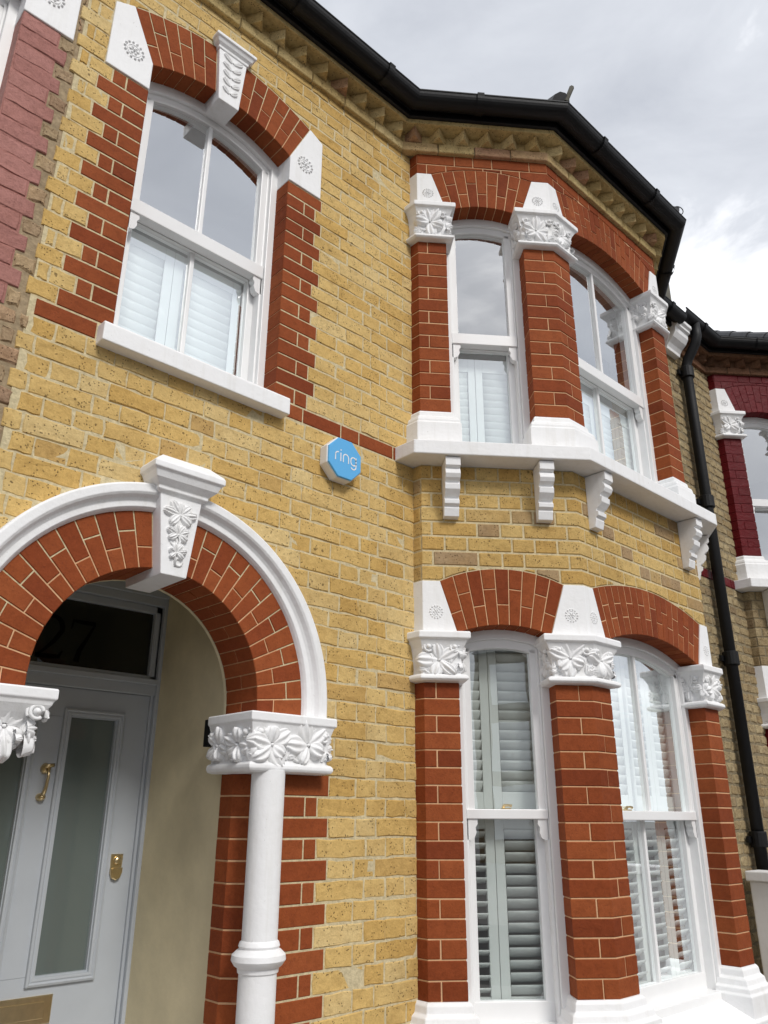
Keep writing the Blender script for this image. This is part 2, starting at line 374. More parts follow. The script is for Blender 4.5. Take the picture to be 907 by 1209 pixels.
    def petal(s, P, Nn, T, Ln, Wd, lift):
        P, Nn, T = Vector(P), Vector(Nn), Vector(T); B = Nn.cross(T); vs = []; fs = []; nt_, nw = 10, 17
        sk = (R_()-0.5)*0.5
        for i in range(nt_):
            t = i/(nt_-1); wv = Wd*(max(0.05, sin(pi*min(1, 0.08+0.90*t**1.15)))**0.6)
            for j in range(nw):
                q = (j-(nw-1)/2)/((nw-1)/2)
                h = lift*(0.30+0.70*sin(pi*(0.10+0.60*t)))*sqrt(max(0, 1-q*q))
                h *= 1+0.24*cos(q*pi*3)*min(1, 2.5*t)
                h += (R_()-0.5)*0.0016
                if abs(q) > 0.99 or i == nt_-1: h = -0.008
                vs.append(P+T*(Ln*t)+B*(wv*q+sk*Ln*t*t*0.4)+Nn*h)
        for i in range(nt_-1):
            for j in range(nw-1):
                fs.append((i*nw+j, i*nw+j+1, (i+1)*nw+j+1, (i+1)*nw+j))
        s.add(vs, fs)
    def ring(s, P, Nn, T, R, r, seg=20, sec=6, a0=0, a1=2*pi):
        P, Nn, T = Vector(P), Vector(Nn), Vector(T); B = Nn.cross(T)
        n = seg; pts = [P+(T*cos(a0+(a1-a0)*i/n)+B*sin(a0+(a1-a0)*i/n))*R for i in range(n+1)]
        s.tube(pts, r, sec, caps=False)
    def flower(s, P, Nn, T, r, n=5, lift=0.018, boss=True, a0=0.3):
        P, Nn, T = Vector(P), Vector(Nn), Vector(T); B = Nn.cross(T)
        for i in range(n):
            a = a0+2*pi*(i+(R_()-0.5)*0.35)/n; d = T*cos(a)+B*sin(a)
            s.petal(P+d*r*0.08, Nn, d, r*(0.80+0.45*R_()), r*(0.40+0.14*R_()), lift*(0.7+0.5*R_()))
        if boss: s.blob(P, Nn, T, r*0.16, r*0.16, lift*0.8)
    def shift(s):
        xs = [min(v[i] for v in s.v) for i in range(3)]; ys = [max(v[i] for v in s.v) for i in range(3)]
        return [(a+b)/2 for a, b in zip(xs, ys)]
    def mesh(s, name, mat, c, smooth=False):
        me = bpy.data.meshes.new(name); me.from_pydata([(v[0]-c[0], v[1]-c[1], v[2]-c[2]) for v in s.v], [], s.f)
        me.materials.append(mat)
        if any(s.r):
            at = me.attributes.new('rnd', 'FLOAT', 'FACE'); at.data.foreach_set('value', s.r)
        if smooth: me.polygons.foreach_set('use_smooth', [True]*len(me.polygons))
        me.update(); return me
    def build(s, name, mat, parent, bev=0.0, smooth=False, kind=None, seg=2):
        c = s.shift(); me = s.mesh(name, mat, c, smooth)
        o = place(name, me, parent, Matrix.Translation((c[0], c[1], c[2]+ZB)), kind)
        if bev:
            b = o.modifiers.new('bevel', 'BEVEL'); b.width = bev; b.segments = seg; b.limit_method = 'ANGLE'; b.angle_limit = radians(30)
            b.harden_normals = False
        return o

def arc(h, z, c, sc=0.0):
    sag = c-z; R = (h*h+sag*sag)/(2*sag); ph = asin(min(1, h/R))
    if sag > h: ph = pi-ph
    return lambda u: (sc+R*sin(u*ph), c-R+R*cos(u*ph))
def arc_z(h, z, c, sc):
    sag = c-z; R = (h*h+sag*sag)/(2*sag)
    return lambda s: c-R+sqrt(max(0.0, R*R-(s-sc)**2))

# rough brick mesh variants, shared between bricks of a size
_rb = {}
def rough_brick(Lx, Hz, dep, mat, c=0.0035, jit=0.0030, nvar=6):
    key = (round(Lx, 3), round(Hz, 3), mat.name, random.randrange(nvar))
    if key in _rb: return _rb[key]
    hx, hz = Lx/2, Hz/2
    ol = []
    nx = 4 if Lx > 0.13 else 3
    for i in range(nx): ol.append((-hx+Lx*i/nx, -hz))
    for i in range(2): ol.append((hx, -hz+Hz*i/2))
    for i in range(nx): ol.append((hx-Lx*i/nx, hz))
    for i in range(2): ol.append((-hx, hz-Hz*i/2))
    ol = [(x+(R_()-0.5)*2*jit, z+(R_()-0.5)*2*jit) for x, z in ol]
    inn = inset(ol, c); inn = [(x+(R_()-0.5)*jit, z+(R_()-0.5)*jit) for x, z in inn]
    n = len(ol); vs = [(x, dep, z) for x, z in ol]+[(x, c*1.0, z) for x, z in ol]+[(x, (R_()-0.5)*0.003, z) for x, z in inn]
    fs = []
    for k in range(2):
        for i in range(n):
            j = (i+1) % n; fs.append((k*n+i, k*n+j, (k+1)*n+j, (k+1)*n+i))
    fs.append(tuple(2*n+i for i in range(n)))
    me = bpy.data.meshes.new('brick'); me.from_pydata(vs, [], fs); me.materials.append(mat); me.update()
    _rb[key] = me; return me

def seen(p):          # (in frame, apparent size factor) of a world point
    d = Vector((p[0], p[1], p[2]+ZB))-CAM; z = d.dot(C_F)
    if z < 0.1: return False, 0
    x = d.dot(C_R)/z*FPX; y = d.dot(C_U)/z*FPX
    return (abs(x) < 470 and abs(y) < 620), 1.0/z

class BrickSet:       # collects bricks; the largest ones become objects, the rest one joined part
    def __init__(s): s.items = []
    def rough(s, F, a0, a1, z0, z1, mat, o=0.0, dep=0.05, **k):
        s.items.append(('r', F, a0, a1, z0, z1, mat, o, dep, k))
    def geo(s, g, mat, p, area, F): s.items.append(('g', g, mat, p, area, F))
    def finish(s, name, parent, limit=300, restname=None):
        sc = []
        for it in s.items:
            if it[0] == 'r':
                F = it[1]; p = F.W((it[2]+it[3])/2, 0, (it[4]+it[5])/2); ar = (it[3]-it[2])*(it[5]-it[4])
            else: p = it[3]; ar = it[4]; F = it[5]
            ok, q = seen(p); d = (Vector((p[0], p[1], p[2]+ZB))-CAM).normalized()
            cs = abs(d.x*F.n[0]+d.y*F.n[1])
            sc.append((ar*q*q*cs if ok else 0, it))
        sc.sort(key=lambda x: -x[0])
        rest = {}
        for i, (v, it) in enumerate(sc):
            if it[0] == 'r':
                _, F, a0, a1, z0, z1, mat, o, dep, k = it
                Lx = round((a1-a0)/0.005)*0.005
                me = rough_brick(max(0.02, Lx), z1-z0, dep, mat, **k)
                W = F.M((a0+a1)/2, o+(R_()-0.5)*0.004, (z0+z1)/2) @ Matrix.Rotation((R_()-0.5)*0.012, 4, 'Y') @ Matrix.Rotation((R_()-0.5)*0.02, 4, 'Z')
                if i < limit and v > 0: place(name, me, parent, W)
                else:
                    g = rest.setdefault(mat.name, (G(), mat))[0]
                    g.add([tuple(W @ x.co - Vector((0, 0, ZB))) for x in me.vertices], [tuple(p.vertices) for p in me.polygons], R_())
            else:
                _, gg, mat, p, ar, F = it
                if i < limit and v > 0: gg.build(name, mat, parent)
                else:
                    g = rest.setdefault(mat.name, (G(), mat))[0]; g.add(gg.v, gg.f, R_())
        for g, mat in rest.values(): g.build(restname or name, mat, parent, kind='stuff')

# ------------------------------------------------------------------ plan of the house (metres; x along the street, y into the house, z=0 at the band)
MAIN = Fr((0, 0), (1, 0))
DC = (0.78636, -0.61777)
AX = 0.012; A = (AX, -0.0569); E = (0.630, -0.534)
_dl = sqrt((E[0]-A[0])**2+(E[1]-A[1])**2); DC = ((E[0]-A[0])/_dl, (E[1]-A[1])/_dl); NC = (DC[1], -DC[0])
CL = _dl                                    # length of the canted side
YF = -0.534; XH = 1.885
SB, SD = 0.160, 0.605                       # window opening on the canted side
XF, XG = 0.782, 1.728                       # window opening on the front
def off(p, n, o): return (p[0]+n[0]*o, p[1]+n[1]*o)
def cpt(s): return (A[0]+DC[0]*s, A[1]+DC[1]*s)
PITCH = 0.075

def plan(DX):
    q = {}
    sh = lambda p: (p[0]+DX, p[1])
    q['A'] = sh(A); q['E'] = sh(E); q['H'] = (XH+DX, YF)
    q['B'] = sh(cpt(SB)); q['D'] = sh(cpt(SD)); q['F'] = (XF+DX, YF); q['G'] = (XG+DX, YF)
    q['cant'] = Fr(q['A'], DC); q['front'] = Fr((DX, YF), (1, 0)); q['rc'] = Fr(q['H'], (DC[0], -DC[1]))
    q['H2'] = off(q['H'], (DC[0], -DC[1]), 0.163); q['K'] = off(q['H'], (DC[0], -DC[1]), CL); q['K0'] = (q['K'][0], 0.03)
    q['bay'] = Path([(AX+DX, 0.03), q['A'], q['E'], q['H'], q['K'], q['K0']])
    nc = NC; nr = (-NC[0], NC[1]); rv = 0.115
    q['pl'] = Path([(AX+DX, 0.03), q['A'], q['B'], off(q['B'], nc, -rv)])
    q['pm'] = Path([off(q['D'], nc, -rv), q['D'], q['E'], q['F'], (q['F'][0], YF+rv)])
    q['pr'] = Path([(q['G'][0], YF+rv), q['G'], q['H'], q['H2'], off(q['H2'], nr, -rv)])
    u = 0.0569/0.61777
    P0 = (A[0]+DX-DC[0]*u*1.0, 0.0)
    k = -A[1]/(-DC[1]); P0 = (A[0]+DX-DC[0]*k, 0.0); P1 = (q['H'][0]+(q['E'][0]-P0[0]), 0.0)
    q['P0'] = P0; q['P1'] = P1
    return q
HB = plan(0.0)
DX2 = 3.80
NB = plan(DX2)

# ================================================================== the setting
def setting():
    g = G(); g.v = [(-400, -400, -3.2), (400, -400, -3.2), (400, 400, -3.2), (-400, 400, -3.2)]; g.f = [(0, 1, 2, 3)]; g.r = [0]
    o = g.build('ground', M_PAVE, None); o['kind'] = 'structure'
    g = G(); g.slab([(-60, -9.2), (60, -9.2), (60, -4.2), (-60, -4.2)], -3.3, -3.196)
    o = g.build('road', M_ROAD, None); o['kind'] = 'structure'
    g = G(); g.slab([(-60, -4.2), (60, -4.2), (60, -2.2), (-60, -2.2)], -3.3, -3.08, 0.01)
    o = g.build('pavement', M_PAVE, None); o['kind'] = 'structure'
setting()

house = thing('terraced_house', (0.5, 0, -3.2), 'yellow brick terraced house with red brick arches, two-storey bay and pale grey door', 'house', None)

# ------------------------------------------------------------------ bricks in courses
def joints(lo, hi, parity, phase):
    per = 3*0.1125*4/3; xs = []     # stretcher + two headers = 0.45
    off0 = phase + (0.0 if parity else 0.169)
    k = math.floor((lo-off0)/per)-1
    while True:
        b = off0+k*per
        if b > hi+per: break
        xs += [b, b+0.225, b+0.3375]; k += 1
    return xs
def course(bs, F, z0, z1, segs, parity, mat, phase=0.0, gap=0.0065, **kw):
    for lo, hi in segs:
        if hi-lo < 0.02: continue
        xs = [x+(R_()-0.5)*0.008 for x in joints(lo, hi, parity, phase)]
        xs = [lo]+[x for x in xs if lo+0.035 < x < hi-0.035]+[hi]
        for a, b in zip(xs, xs[1:]):
            bs.rough(F, a+gap/2, b-gap/2, z0+gap/2, z1-gap/2, mat, **kw)

def slices(g, F, ss, ivs, o0, o1):
    """wall core from vertical slices; ivs(s) gives the solid z intervals"""
    for a, b in zip(ss, ss[1:]):
        ia, ib = ivs(a+1e-4), ivs(b-1e-4)
        if len(ia) != len(ib): ia = ib = ivs((a+b)/2)
        for (l0, h0), (l1, h1) in zip(ia, ib):
            if max(h0-l0, h1-l1) < 1e-4: continue
            vs = [F.W(a, o1, l0), F.W(b, o1, l1), F.W(b, o1, h1), F.W(a, o1, h0), F.W(a, o0, l0), F.W(b, o0, l1), F.W(b, o0, h1), F.W(a, o0, h0)]
            g.add(vs, [(0, 1, 2, 3), (7, 6, 5, 4), (0, 4, 5, 1), (3, 2, 6, 7), (0, 3, 7, 4), (1, 5, 6, 2)])

# window in the main wall
WC, WH = -1.2215, 0.3765
W_SP, W_CI = 1.447, 1.545          # intrados springing and crown
W_HO, W_SO, W_CO = 0.492, 1.705, 1.815
PU = 0.0762
# door arch
DCX, DCZ, DR, DRO, DSP = -1.2715, -1.24, 0.43, 0.645, -1.285
XL, XR = -1.885, 0.0
def rowz(i): return (i*PU, (i+1)*PU) if i >= 0 else (i*PITCH, (i+1)*PITCH)

def main_wall():
    g = G()
    wz = arc_z((WH+W_HO)/2, (W_SP+W_SO)/2, (W_CI+W_CO)/2, WC)
    def iv(s):
        r = []; z = -3.2; d = abs(s-DCX)
        if d < 0.56: z = DCZ+sqrt(0.55**2 - min(d, 0.55)**2) if d < 0.55 else DSP
        elif d < 0.60: z = -3.2
        if abs(s-WC) < WH+0.006:
            r = [(z, 0.03), (wz(s), 2.05)]
        else: r = [(z, 2.05)]
        return r
    ss = sorted(set([XL-0.02, XR+AX+0.02, WC-WH-0.003, WC+WH+0.006]+[DCX+0.56*cos(pi*i/40) for i in range(41)]+[DCX-0.55, DCX+0.55]+[WC+(WH+0.006)*i/12 for i in range(-12, 13)]))
    slices(g, MAIN, ss, iv, -0.24, -0.0028)
    wall = g.build('front_wall', M_MORY, house)
    bs = BrickSet()
    ext = arc_z(W_HO, W_SO, W_CO, WC)
    PM = Path([(XL-0.2, 0), (0.3, 0)]); T0 = XL-0.2
    for i in range(-43, 27):
        z0, z1 = rowz(i)
        if z0 > 2.03: continue
        if i == 0: continue                           # the red band
        par = i % 2
        left = XL + ((-0.038 if par else -0.012) if i > 0 else (0.0 if par else -0.035)) + (R_()-0.5)*0.012
        blocks = []
        zm = (z0+z1)/2
        if zm < DSP and z1 < -1.4:                    # beside the doorway
            e = 0.476 if par else 0.532
            blocks.append((2*DCX+e, -e))
        elif zm < DCZ+0.70:
            r = 0.70; d = sqrt(max(0, r*r-max(0, max(abs(z0-DCZ), 0) if z0 > DCZ else 0)**2)) if z0 > DCZ else r
            blocks.append((DCX-d, DCX+d))
        if 0 < z0 and z1 < W_SO+0.01:
            if z0 < 1.28:
                l = -1.815 if par else -1.757; rr = -0.632 if not par else -0.672
            else: l, rr = -1.796, -0.648
            blocks.append((l, rr))
        segs = []; x = left
        for b0, b1 in sorted(blocks):
            if b0 > x: segs.append((x, b0))
            x = max(x, b1)
        if x < XR: segs.append((x, XR+AX+0.004))
        arched = (z1 >= W_SO+0.01 and z0 < W_CO)
        if arched:
            xs = [left]+[x for x in [q+(R_()-0.5)*0.008 for q in joints(left, XR, par, 0.0)] if left+0.03 < x < XR-0.03]+[XR+AX+0.004]
            for a, b in zip(xs, xs[1:]):
                if b < WC-W_HO or a > WC+W_HO:
                    bs.rough(MAIN, a+0.0045, b-0.0045, z0+0.0045, z1-0.0045, M_YEL); continue
                gg = G()
                lowf = lambda t: ext(t+T0)+0.004 if abs(t+T0-WC) < W_HO else -9
                if gg.pbrick(PM, a+0.0045-T0, b-0.0045-T0, z0+0.0045, z1-0.0045, 0.0, -0.05, 0.005, low=lowf):
                    bs.geo(gg, M_YEL, MAIN.W((a+b)/2, 0, zm), (b-a)*0.06, MAIN)
        else:
            course(bs, MAIN, z0, z1, segs, par, M_YEL, phase=-0.225 if par else -0.225)
    bs.finish('yellow_brick', wall, 300)
    return wall
wall = main_wall()

# ------------------------------------------------------------------ arches
def arch(parent, F, pin, pout, n, of, ob, matb, matm, name='brick_arch', u0=-1.0, u1=1.0, rear=None, splits=(0.36, 0.64), bname='arch_brick', gap=0.0046, u_skip=None):
    g = G(); k = 40
    us = [u0+(u1-u0)*i/k for i in range(k+1)]
    def mixp(u, f):
        a, b = pin(u), pout(u); return (a[0]+(b[0]-a[0])*f, a[1]+(b[1]-a[1])*f)
    g.strip(F, [mixp(u, 0.012) for u in us], [mixp(u, 0.988) for u in us], ob+0.004, of-0.003)
    core = g.build(name, matm, parent)
    for i in range(n):
        a = u0+(u1-u0)*i/n; b = u0+(u1-u0)*(i+1)/n
        f = splits[i % 2]
        def q(u, f_, side):
            p = mixp(u, f_); o = mixp(u+(0.001 if side > 0 else -0.001), f_)
            dx, dz = o[0]-p[0], o[1]-p[1]; l = sqrt(dx*dx+dz*dz) or 1
            return (p[0]+dx/l*gap/2, p[1]+dz/l*gap/2)
        gl = sqrt((pout(0)[0]-pin(0)[0])**2+(pout(0)[1]-pin(0)[1])**2); e = gap/2/gl
        for k0, (f0, f1) in enumerate(((0.0, f-e), (f+e, 1.0))):
            poly = [q(a, f0, 1), q(b, f0, -1), q(b, f1, -1), q(a, f1, 1)]
            d0 = ob
            gg = G()
            if rear and k0 == 0 and i % 2 == 0:
                mid = (of+ob)/2; g2 = G(); g2.prism(F, poly, ob, mid-0.003, 0.002); g2.build(bname, matb, core); d0 = mid+0.003
            gg.prism(F, poly, d0, of+(R_()-0.5)*0.0015, 0.0025)
            gg.build(bname, matb, core)
    return core

# ------------------------------------------------------------------ carved decoration
def rosette(parent, F, s, z, o, r):
    g = G(); P = F.W(s, o, z); n = Vector((F.n[0], F.n[1], 0)); T = Vector((F.d[0], F.d[1], 0)); B = n.cross(T)
    g.ring(P, n, T, r*0.62, r*0.07, 20, 5)
    for i in range(14):
        a = 2*pi*i/14; d = T*cos(a)+B*sin(a)
        g.blob(Vector(P)+d*r*0.88, n, d, r*0.15, r*0.13, r*0.17, 6, 3)
    for i in range(6):
        a = 2*pi*i/6; d = T*cos(a)+B*sin(a)
        g.blob(Vector(P)+d*r*0.33, n, d, r*0.2, r*0.13, r*0.15, 6, 3)
    g.blob(P, n, T, r*0.14, r*0.14, r*0.22, 6, 3)
    return g.build('rosette', M_WHITE, parent, smooth=True)

def capital(parent, P, z0, z1, mat=None, sc=1.0, taper=0.0):
    mat = mat or M_WHITE; g = G()
    tp = lambda z: taper*max(0.0, min(1.0, (z1-0.06-z)/(z1-z0-0.06)))
    prof = [(-0.02, z1), (0.048*sc, z1), (0.052*sc, z1-0.006), (0.052*sc, z1-0.032), (0.040*sc, z1-0.038), (0.034*sc, z1-0.05), (0.022*sc, z1-0.075), (0.012*sc, z1-0.12), (0.008*sc, z0+0.06), (0.010*sc, z0+0.036), (0.026*sc, z0+0.034), (0.038*sc, z0+0.026), (0.040*sc, z0+0.014), (0.030*sc, z0+0.004), (0.0, z0)]
    prof = [(o_-tp(z), z) for o_, z in prof]
    g.sweep(P, prof)
    o = g.build('capital', mat, parent, bev=0.003)
    g = G(); H = z1-z0; zc0 = zc = z0+0.034+(H-0.075)*0.52
    for k in range(len(P.d)):
        l = P.t[k+1]-P.t[k]
        F = P.seg(k); n = Vector((F.n[0], F.n[1], 0.12)).normalized(); T = Vector((F.d[0], F.d[1], 0)); U = n.cross(T)*1.0
        U = Vector((0, 0, 1))
        if l > 0.09:
            m = max(1, int(round(l/0.175))); rr = min(0.086, l/m*0.53); span = z1-0.045-(z0+0.036)
            for i in range(m):                      # one spread leaf per bay, small leaves around it
                c_ = l*(i+0.5)/m
                r0_ = R_()*360; nq = random.choice((5, 6)); zc = zc0+(R_()-0.5)*0.024
                for q in range(nq):
                    a_ = radians(r0_+360*q/nq+(R_()-0.5)*34); d_ = (T*cos(a_)+U*sin(a_))
                    g.petal(F.W(c_-0.012+cos(a_)*0.008, 0.008*sc-tp(zc), zc-0.006+sin(a_)*0.008), n, d_, rr*(0.70+0.5*R_()), rr*(0.38+0.14*R_()), 0.026*(0.75+0.5*R_()))
                g.blob(F.W(c_-0.012, 0.012*sc-tp(zc), zc-0.006), n, T, 0.009, 0.009, 0.018, 8, 4)
                for sg in (-1, 1):
                    for q in range(3):
                        a_ = radians(90-sg*(20+38*q)+(R_()-0.5)*20); d_ = (T*cos(a_)+U*sin(a_))
                        g.petal(F.W(c_+sg*l/m*0.36, 0.006*sc-tp(z0+.05), z0+0.046+0.010*q), n, d_, span*0.34, 0.015, 0.013)
                g.ring(F.W(c_+0.012, 0.016*sc-tp(zc+.05), zc+0.0), n, T, rr*1.12, 0.0045, 16, 6, 0.25, pi-0.5)
                g.ring(F.W(c_-l/m*0.30, 0.012*sc-tp(zc), zc-0.030), n, T, rr*0.42, 0.0045, 12, 6, 1.0, 5.2)
        for s_, sg in ((0.014, 1), (l-0.014, -1)):
            if l > 0.09:
                P0 = F.W(s_+sg*0.006, 0.022*sc, z1-0.072)
                g.blob(P0, n, T, 0.013, 0.013, 0.019, 10, 4); g.ring(Vector(P0)+n*0.003, n, T, 0.020, 0.0060, 16, 6, 0.2, 5.4); g.ring(Vector(P0)-n*0.003, n, T, 0.028, 0.005, 16, 6, 0.6, 3.6)
                g.petal(F.W(s_+sg*0.012, 0.012*sc-tp(z1-.1), z1-0.092), n, Vector((sg*T.x*0.35, sg*T.y*0.35, -1)).normalized(), span*0.40, 0.014, 0.013)
    f = g.build('carved_foliage', mat, o, smooth=True)
    return o

def base(parent, P, prof, mat=None, name='pillar_base'):
    g = G(); g.sweep(P, prof); return g.build(name, mat or M_WHITE, parent, bev=0.003)

# ------------------------------------------------------------------ pillars
def pillar(parent, P, z0, z1, rows, jt, matb, matm, gap=0.0048, name='brick_pillar', bname='red_brick', first=0):
    g = G(); g.sweep(P, [(-0.003, z1), (-0.003, z0)]); core = g.build(name, matm, parent)
    h = (z1-z0)/rows; cache = {}
    for i in range(rows):
        ty = (i+first) % 2
        js = [0.0]+jt[ty]+[P.L]
        for k, (a, b) in enumerate(zip(js, js[1:])):
            key = (ty, k)
            zc = z0+(i+0.5)*h
            if key not in cache:
                gg = G(); gg.pbrick(P, a+(gap/2 if k else 0), b-(gap/2 if b < P.L else 0), -h/2+gap/2, h/2-gap/2, 0.0, -0.03, 0.003)
                c = gg.shift(); cache[key] = (gg.mesh(bname, matb, c), c)
            me, c = cache[key]
            place(bname, me, core, Matrix.Translation((c[0]+(R_()-0.5)*0.002, c[1]+(R_()-0.5)*0.002, zc+c[2]+ZB)))
    return core

BASE_U = [(-0.01, 0.302), (0.004, 0.302), (0.012, 0.292), (0.014, 0.268), (0.030, 0.258), (0.036, 0.240), (0.036, 0.228), (0.045, 0.220), (0.045, 0.070)]
BASE_L = [(-0.01, -2.328), (0.006, -2.328), (0.016, -2.340), (0.020, -2.366), (0.036, -2.378), (0.042, -2.402), (0.056, -2.412), (0.058, -2.430), (0.066, -2.440), (0.066, -2.60)]

def stone(parent, P, ta, tb, z0, z1, sl=None, sr=None, of=0.004, ob=-0.11, mat=None):
    """springer stone along a path from ta to tb; sl / sr: width of the sloping side at the left / right"""
    def hi(t):
        z = z1
        if sl and t < ta+sl: z = min(z, z0+(z1-z0)*(t-ta)/sl)
        if sr and t > tb-sr: z = min(z, z0+(z1-z0)*(tb-t)/sr)
        return z
    g = G()
    ts = {ta, tb}
    if sl: ts |= {ta+0.003, ta+sl}
    if sr: ts |= {tb-0.003, tb-sr}
    for k in P.t[1:-1]:
        if ta < k < tb: ts.add(k)
    ts = sorted(ts); vs = []; fs = []
    for t in ts:
        f_, b_ = P.pos(t, of), P.pos(t, ob); h = max(z0+0.004, hi(t))
        vs += [(f_[0], f_[1], z0), (f_[0], f_[1], h), (b_[0], b_[1], z0), (b_[0], b_[1], h)]
    n = len(ts)
    for i in range(n-1):
        a, b = i*4, i*4+4
        fs += [(a, b, b+1, a+1), (a+1, b+1, b+3, a+3), (a+2, b+2, b, a)]
    fs += [(0, 1, 3, 2), (n*4-2, n*4-1, n*4-3, n*4-4)]
    g.add(vs, fs)
    return g.build('arch_stone', mat or M_WHITE, parent, bev=0.003)

# ------------------------------------------------------------------ sash windows
def sash_window(parent, F, sc, half, zb, sp, crown, r0, r1, bar, o=-0.098, fw=0.036, sw=0.040, dep=0.12, horn=True, mat=None, catch=None):
    mat = mat or M_TIMB
    def az(d): return arc_z(half, sp, crown, sc)
    top = arc_z(half, sp, crown, sc); k = 20
    def arcpts(h, dz): return [(sc+h*i/k, top(sc+h*i/k)-dz) for i in range(-k, k+1)]
    g = G()
    zt = top(sc+half-0.001)
    for sg in (-1, 1):
        a, b = sorted((sc+sg*(half+0.03), sc+sg*(half-fw)))
        g.box(F, a, b, o-dep, o, zb-0.02, zt-0.002)
        a, b = sorted((sc+sg*(half-fw), sc+sg*(half-fw-0.012)))
        g.box(F, a, b, o-dep, o-0.018, zb, zt-fw*0.6)
    hh = half+0.03
    g.strip(F, [(sc+hh*i/k, top(max(sc-half, min(sc+half, sc+hh*i/k)))-fw) for i in range(-k, k+1)], [(sc+hh*i/k, top(max(sc-half, min(sc+half, sc+hh*i/k)))+0.05) for i in range(-k, k+1)], o-dep, o-0.004)
    g.box(F, sc-half-0.03, sc+half+0.03, o-dep, o+0.012, zb-0.03, zb+0.022)
    win = g.build('sash_window', mat, parent, bev=0.003)
    hi_ = half-fw-0.002; hp = hi_-sw
    # upper sash
    g = G(); ou = o-0.022
    g.strip(F, arcpts(hi_, fw+sw), arcpts(hi_, fw-0.004), ou-0.04, ou)
    for sg in (-1, 1):
        a, b = sorted((sc+sg*hi_, sc+sg*hp)); g.box(F, a, b, ou-0.04, ou, r0+0.01, zt-fw+0.001)
    g.box(F, sc-hi_, sc+hi_, ou-0.04, ou+0.012, r0, r1)
    us = g.build('upper_sash', mat, win, bev=0.003)
    if horn:
        for sg in (-1, 1):
            g = G(); c0 = sc+sg*hi_
            pl = [(0, r0), (0.044, r0), (0.046, r0-0.02), (0.036, r0-0.035), (0.040, r0-0.055), (0.030, r0-0.078), (0.012, r0-0.085), (0, r0-0.08)]
            pl = [(c0-sg*a, z) for a, z in pl]
            if sg > 0: pl = pl[::-1]
            g.prism(F, pl[::-1] if sg < 0 and False else pl, ou-0.035, ou+0.004, 0.003); g.build('sash_horn', mat, win)
    # lower sash
    g = G(); ol = o-0.066
    for sg in (-1, 1):
        a, b = sorted((sc+sg*hi_, sc+sg*(hp-0.004))); g.box(F, a, b, ol-0.04, ol, zb+0.02, r1-0.006)
    g.box(F, sc-hi_, sc+hi_, ol-0.04, ol+0.001, zb+0.018, zb+0.095); g.box(F, sc-hi_, sc+hi_, ol-0.04, ol+0.001, r0-0.002, r1-0.004)
    g.build('lower_sash', mat, win, bev=0.003)
    # bars and panes
    cols = [(sc-hp, sc+hp)]
    if bar:
        for oo, za, zb_ in ((ou, r1-0.003, top(sc)-fw-sw+0.006), (ol, zb+0.09, r0+0.002)):
            g = G(); g.box(F, sc-0.011, sc+0.011, oo-0.038, oo-0.006, za, zb_); g.build('glazing_bar', mat, win, bev=0.004)
        cols = [(sc-hp, sc-0.011), (sc+0.011, sc+hp)]
    for a, b in cols:
        g = G(); m = 8; pts = [(a-0.004, r1-0.004), (b+0.004, r1-0.004)]+[(b+0.004-(b-a+0.008)*i/m, top(b+0.004-(b-a+0.008)*i/m)-fw-sw+0.006) for i in range(m+1)]
        g.add([F.W(x, ou-0.024, z) for x, z in pts], [tuple(range(len(pts)))]); g.build('pane', M_GLASS, win)
        g = G(); pts = [(a-0.004, zb+0.09), (b+0.004, zb+0.09), (b+0.004, r0+0.004), (a-0.004, r0+0.004)]
        g.add([F.W(x, ol-0.024, z) for x, z in pts], [(0, 1, 2, 3)]); g.build('pane', M_GLASS, win)
    if catch:
        g = G(); zc = r1; P_ = F.W(catch, ou-0.02, zc)
        g.box(F, catch-0.020, catch+0.020, ou-0.035, ou-0.004, r1-0.004, r1+0.006); g.tube([F.W(catch-0.012, ou-0.018, r1+0.004), F.W(catch-0.010, ou-0.012, r1+0.016), F.W(catch+0.010, ou-0.006, r1+0.018), F.W(catch+0.024, ou-0.004, r1+0.014)], [0.008, 0.007, 0.005, 0.007], 8)
        g.build('sash_catch', M_BRASS, win, smooth=False)
    return win

def shutter(parent, F, a, b, z0, z1, o, tilt, st=0.040, top=0.06, bot=0.075, pitch=0.046, blade=0.060, jit=0.0, mat=None):
    mat = mat or M_SHUT
    g = G()
    g.box(F, a, a+st, o-0.026, o, z0, z1); g.box(F, b-st, b, o-0.026, o, z0, z1)
    g.box(F, a+st, b-st, o-0.025, o-0.001, z1-top, z1); g.box(F, a+st, b-st, o-0.025, o-0.001, z0, z0+bot)
    sh = g.build('shutter', mat, parent, bev=0.002)
    w_ = b-a-2*st-0.003
    pr = [(0.0045*cos(q)*1.0, blade/2*sin(q)) for q in [2*pi*i/10 for i in range(10)]]
    vs = []
    for x in (-w_/2, w_/2): vs += [(x, y, z) for y, z in pr]
    fs = [(i, (i+1) % 10, 10+(i+1) % 10, 10+i) for i in range(10)]+[tuple(range(9, -1, -1)), tuple(range(10, 20))]
    me = bpy.data.meshes.new('louver'); me.from_pydata(vs, [], fs); me.materials.append(mat); me.polygons.foreach_set('use_smooth', [True]*len(me.polygons)); me.update()
    n = int(round((z1-top-z0-bot)/pitch)); p = (z1-top-z0-bot)/n
    for i in range(n):
        z = z0+bot+(i+0.5)*p
        W = F.M((a+b)/2, o-0.013, z) @ Matrix.Rotation(tilt+(R_()-0.5)*jit, 4, 'X')
        place('louver', me, sh, W)
    return sh

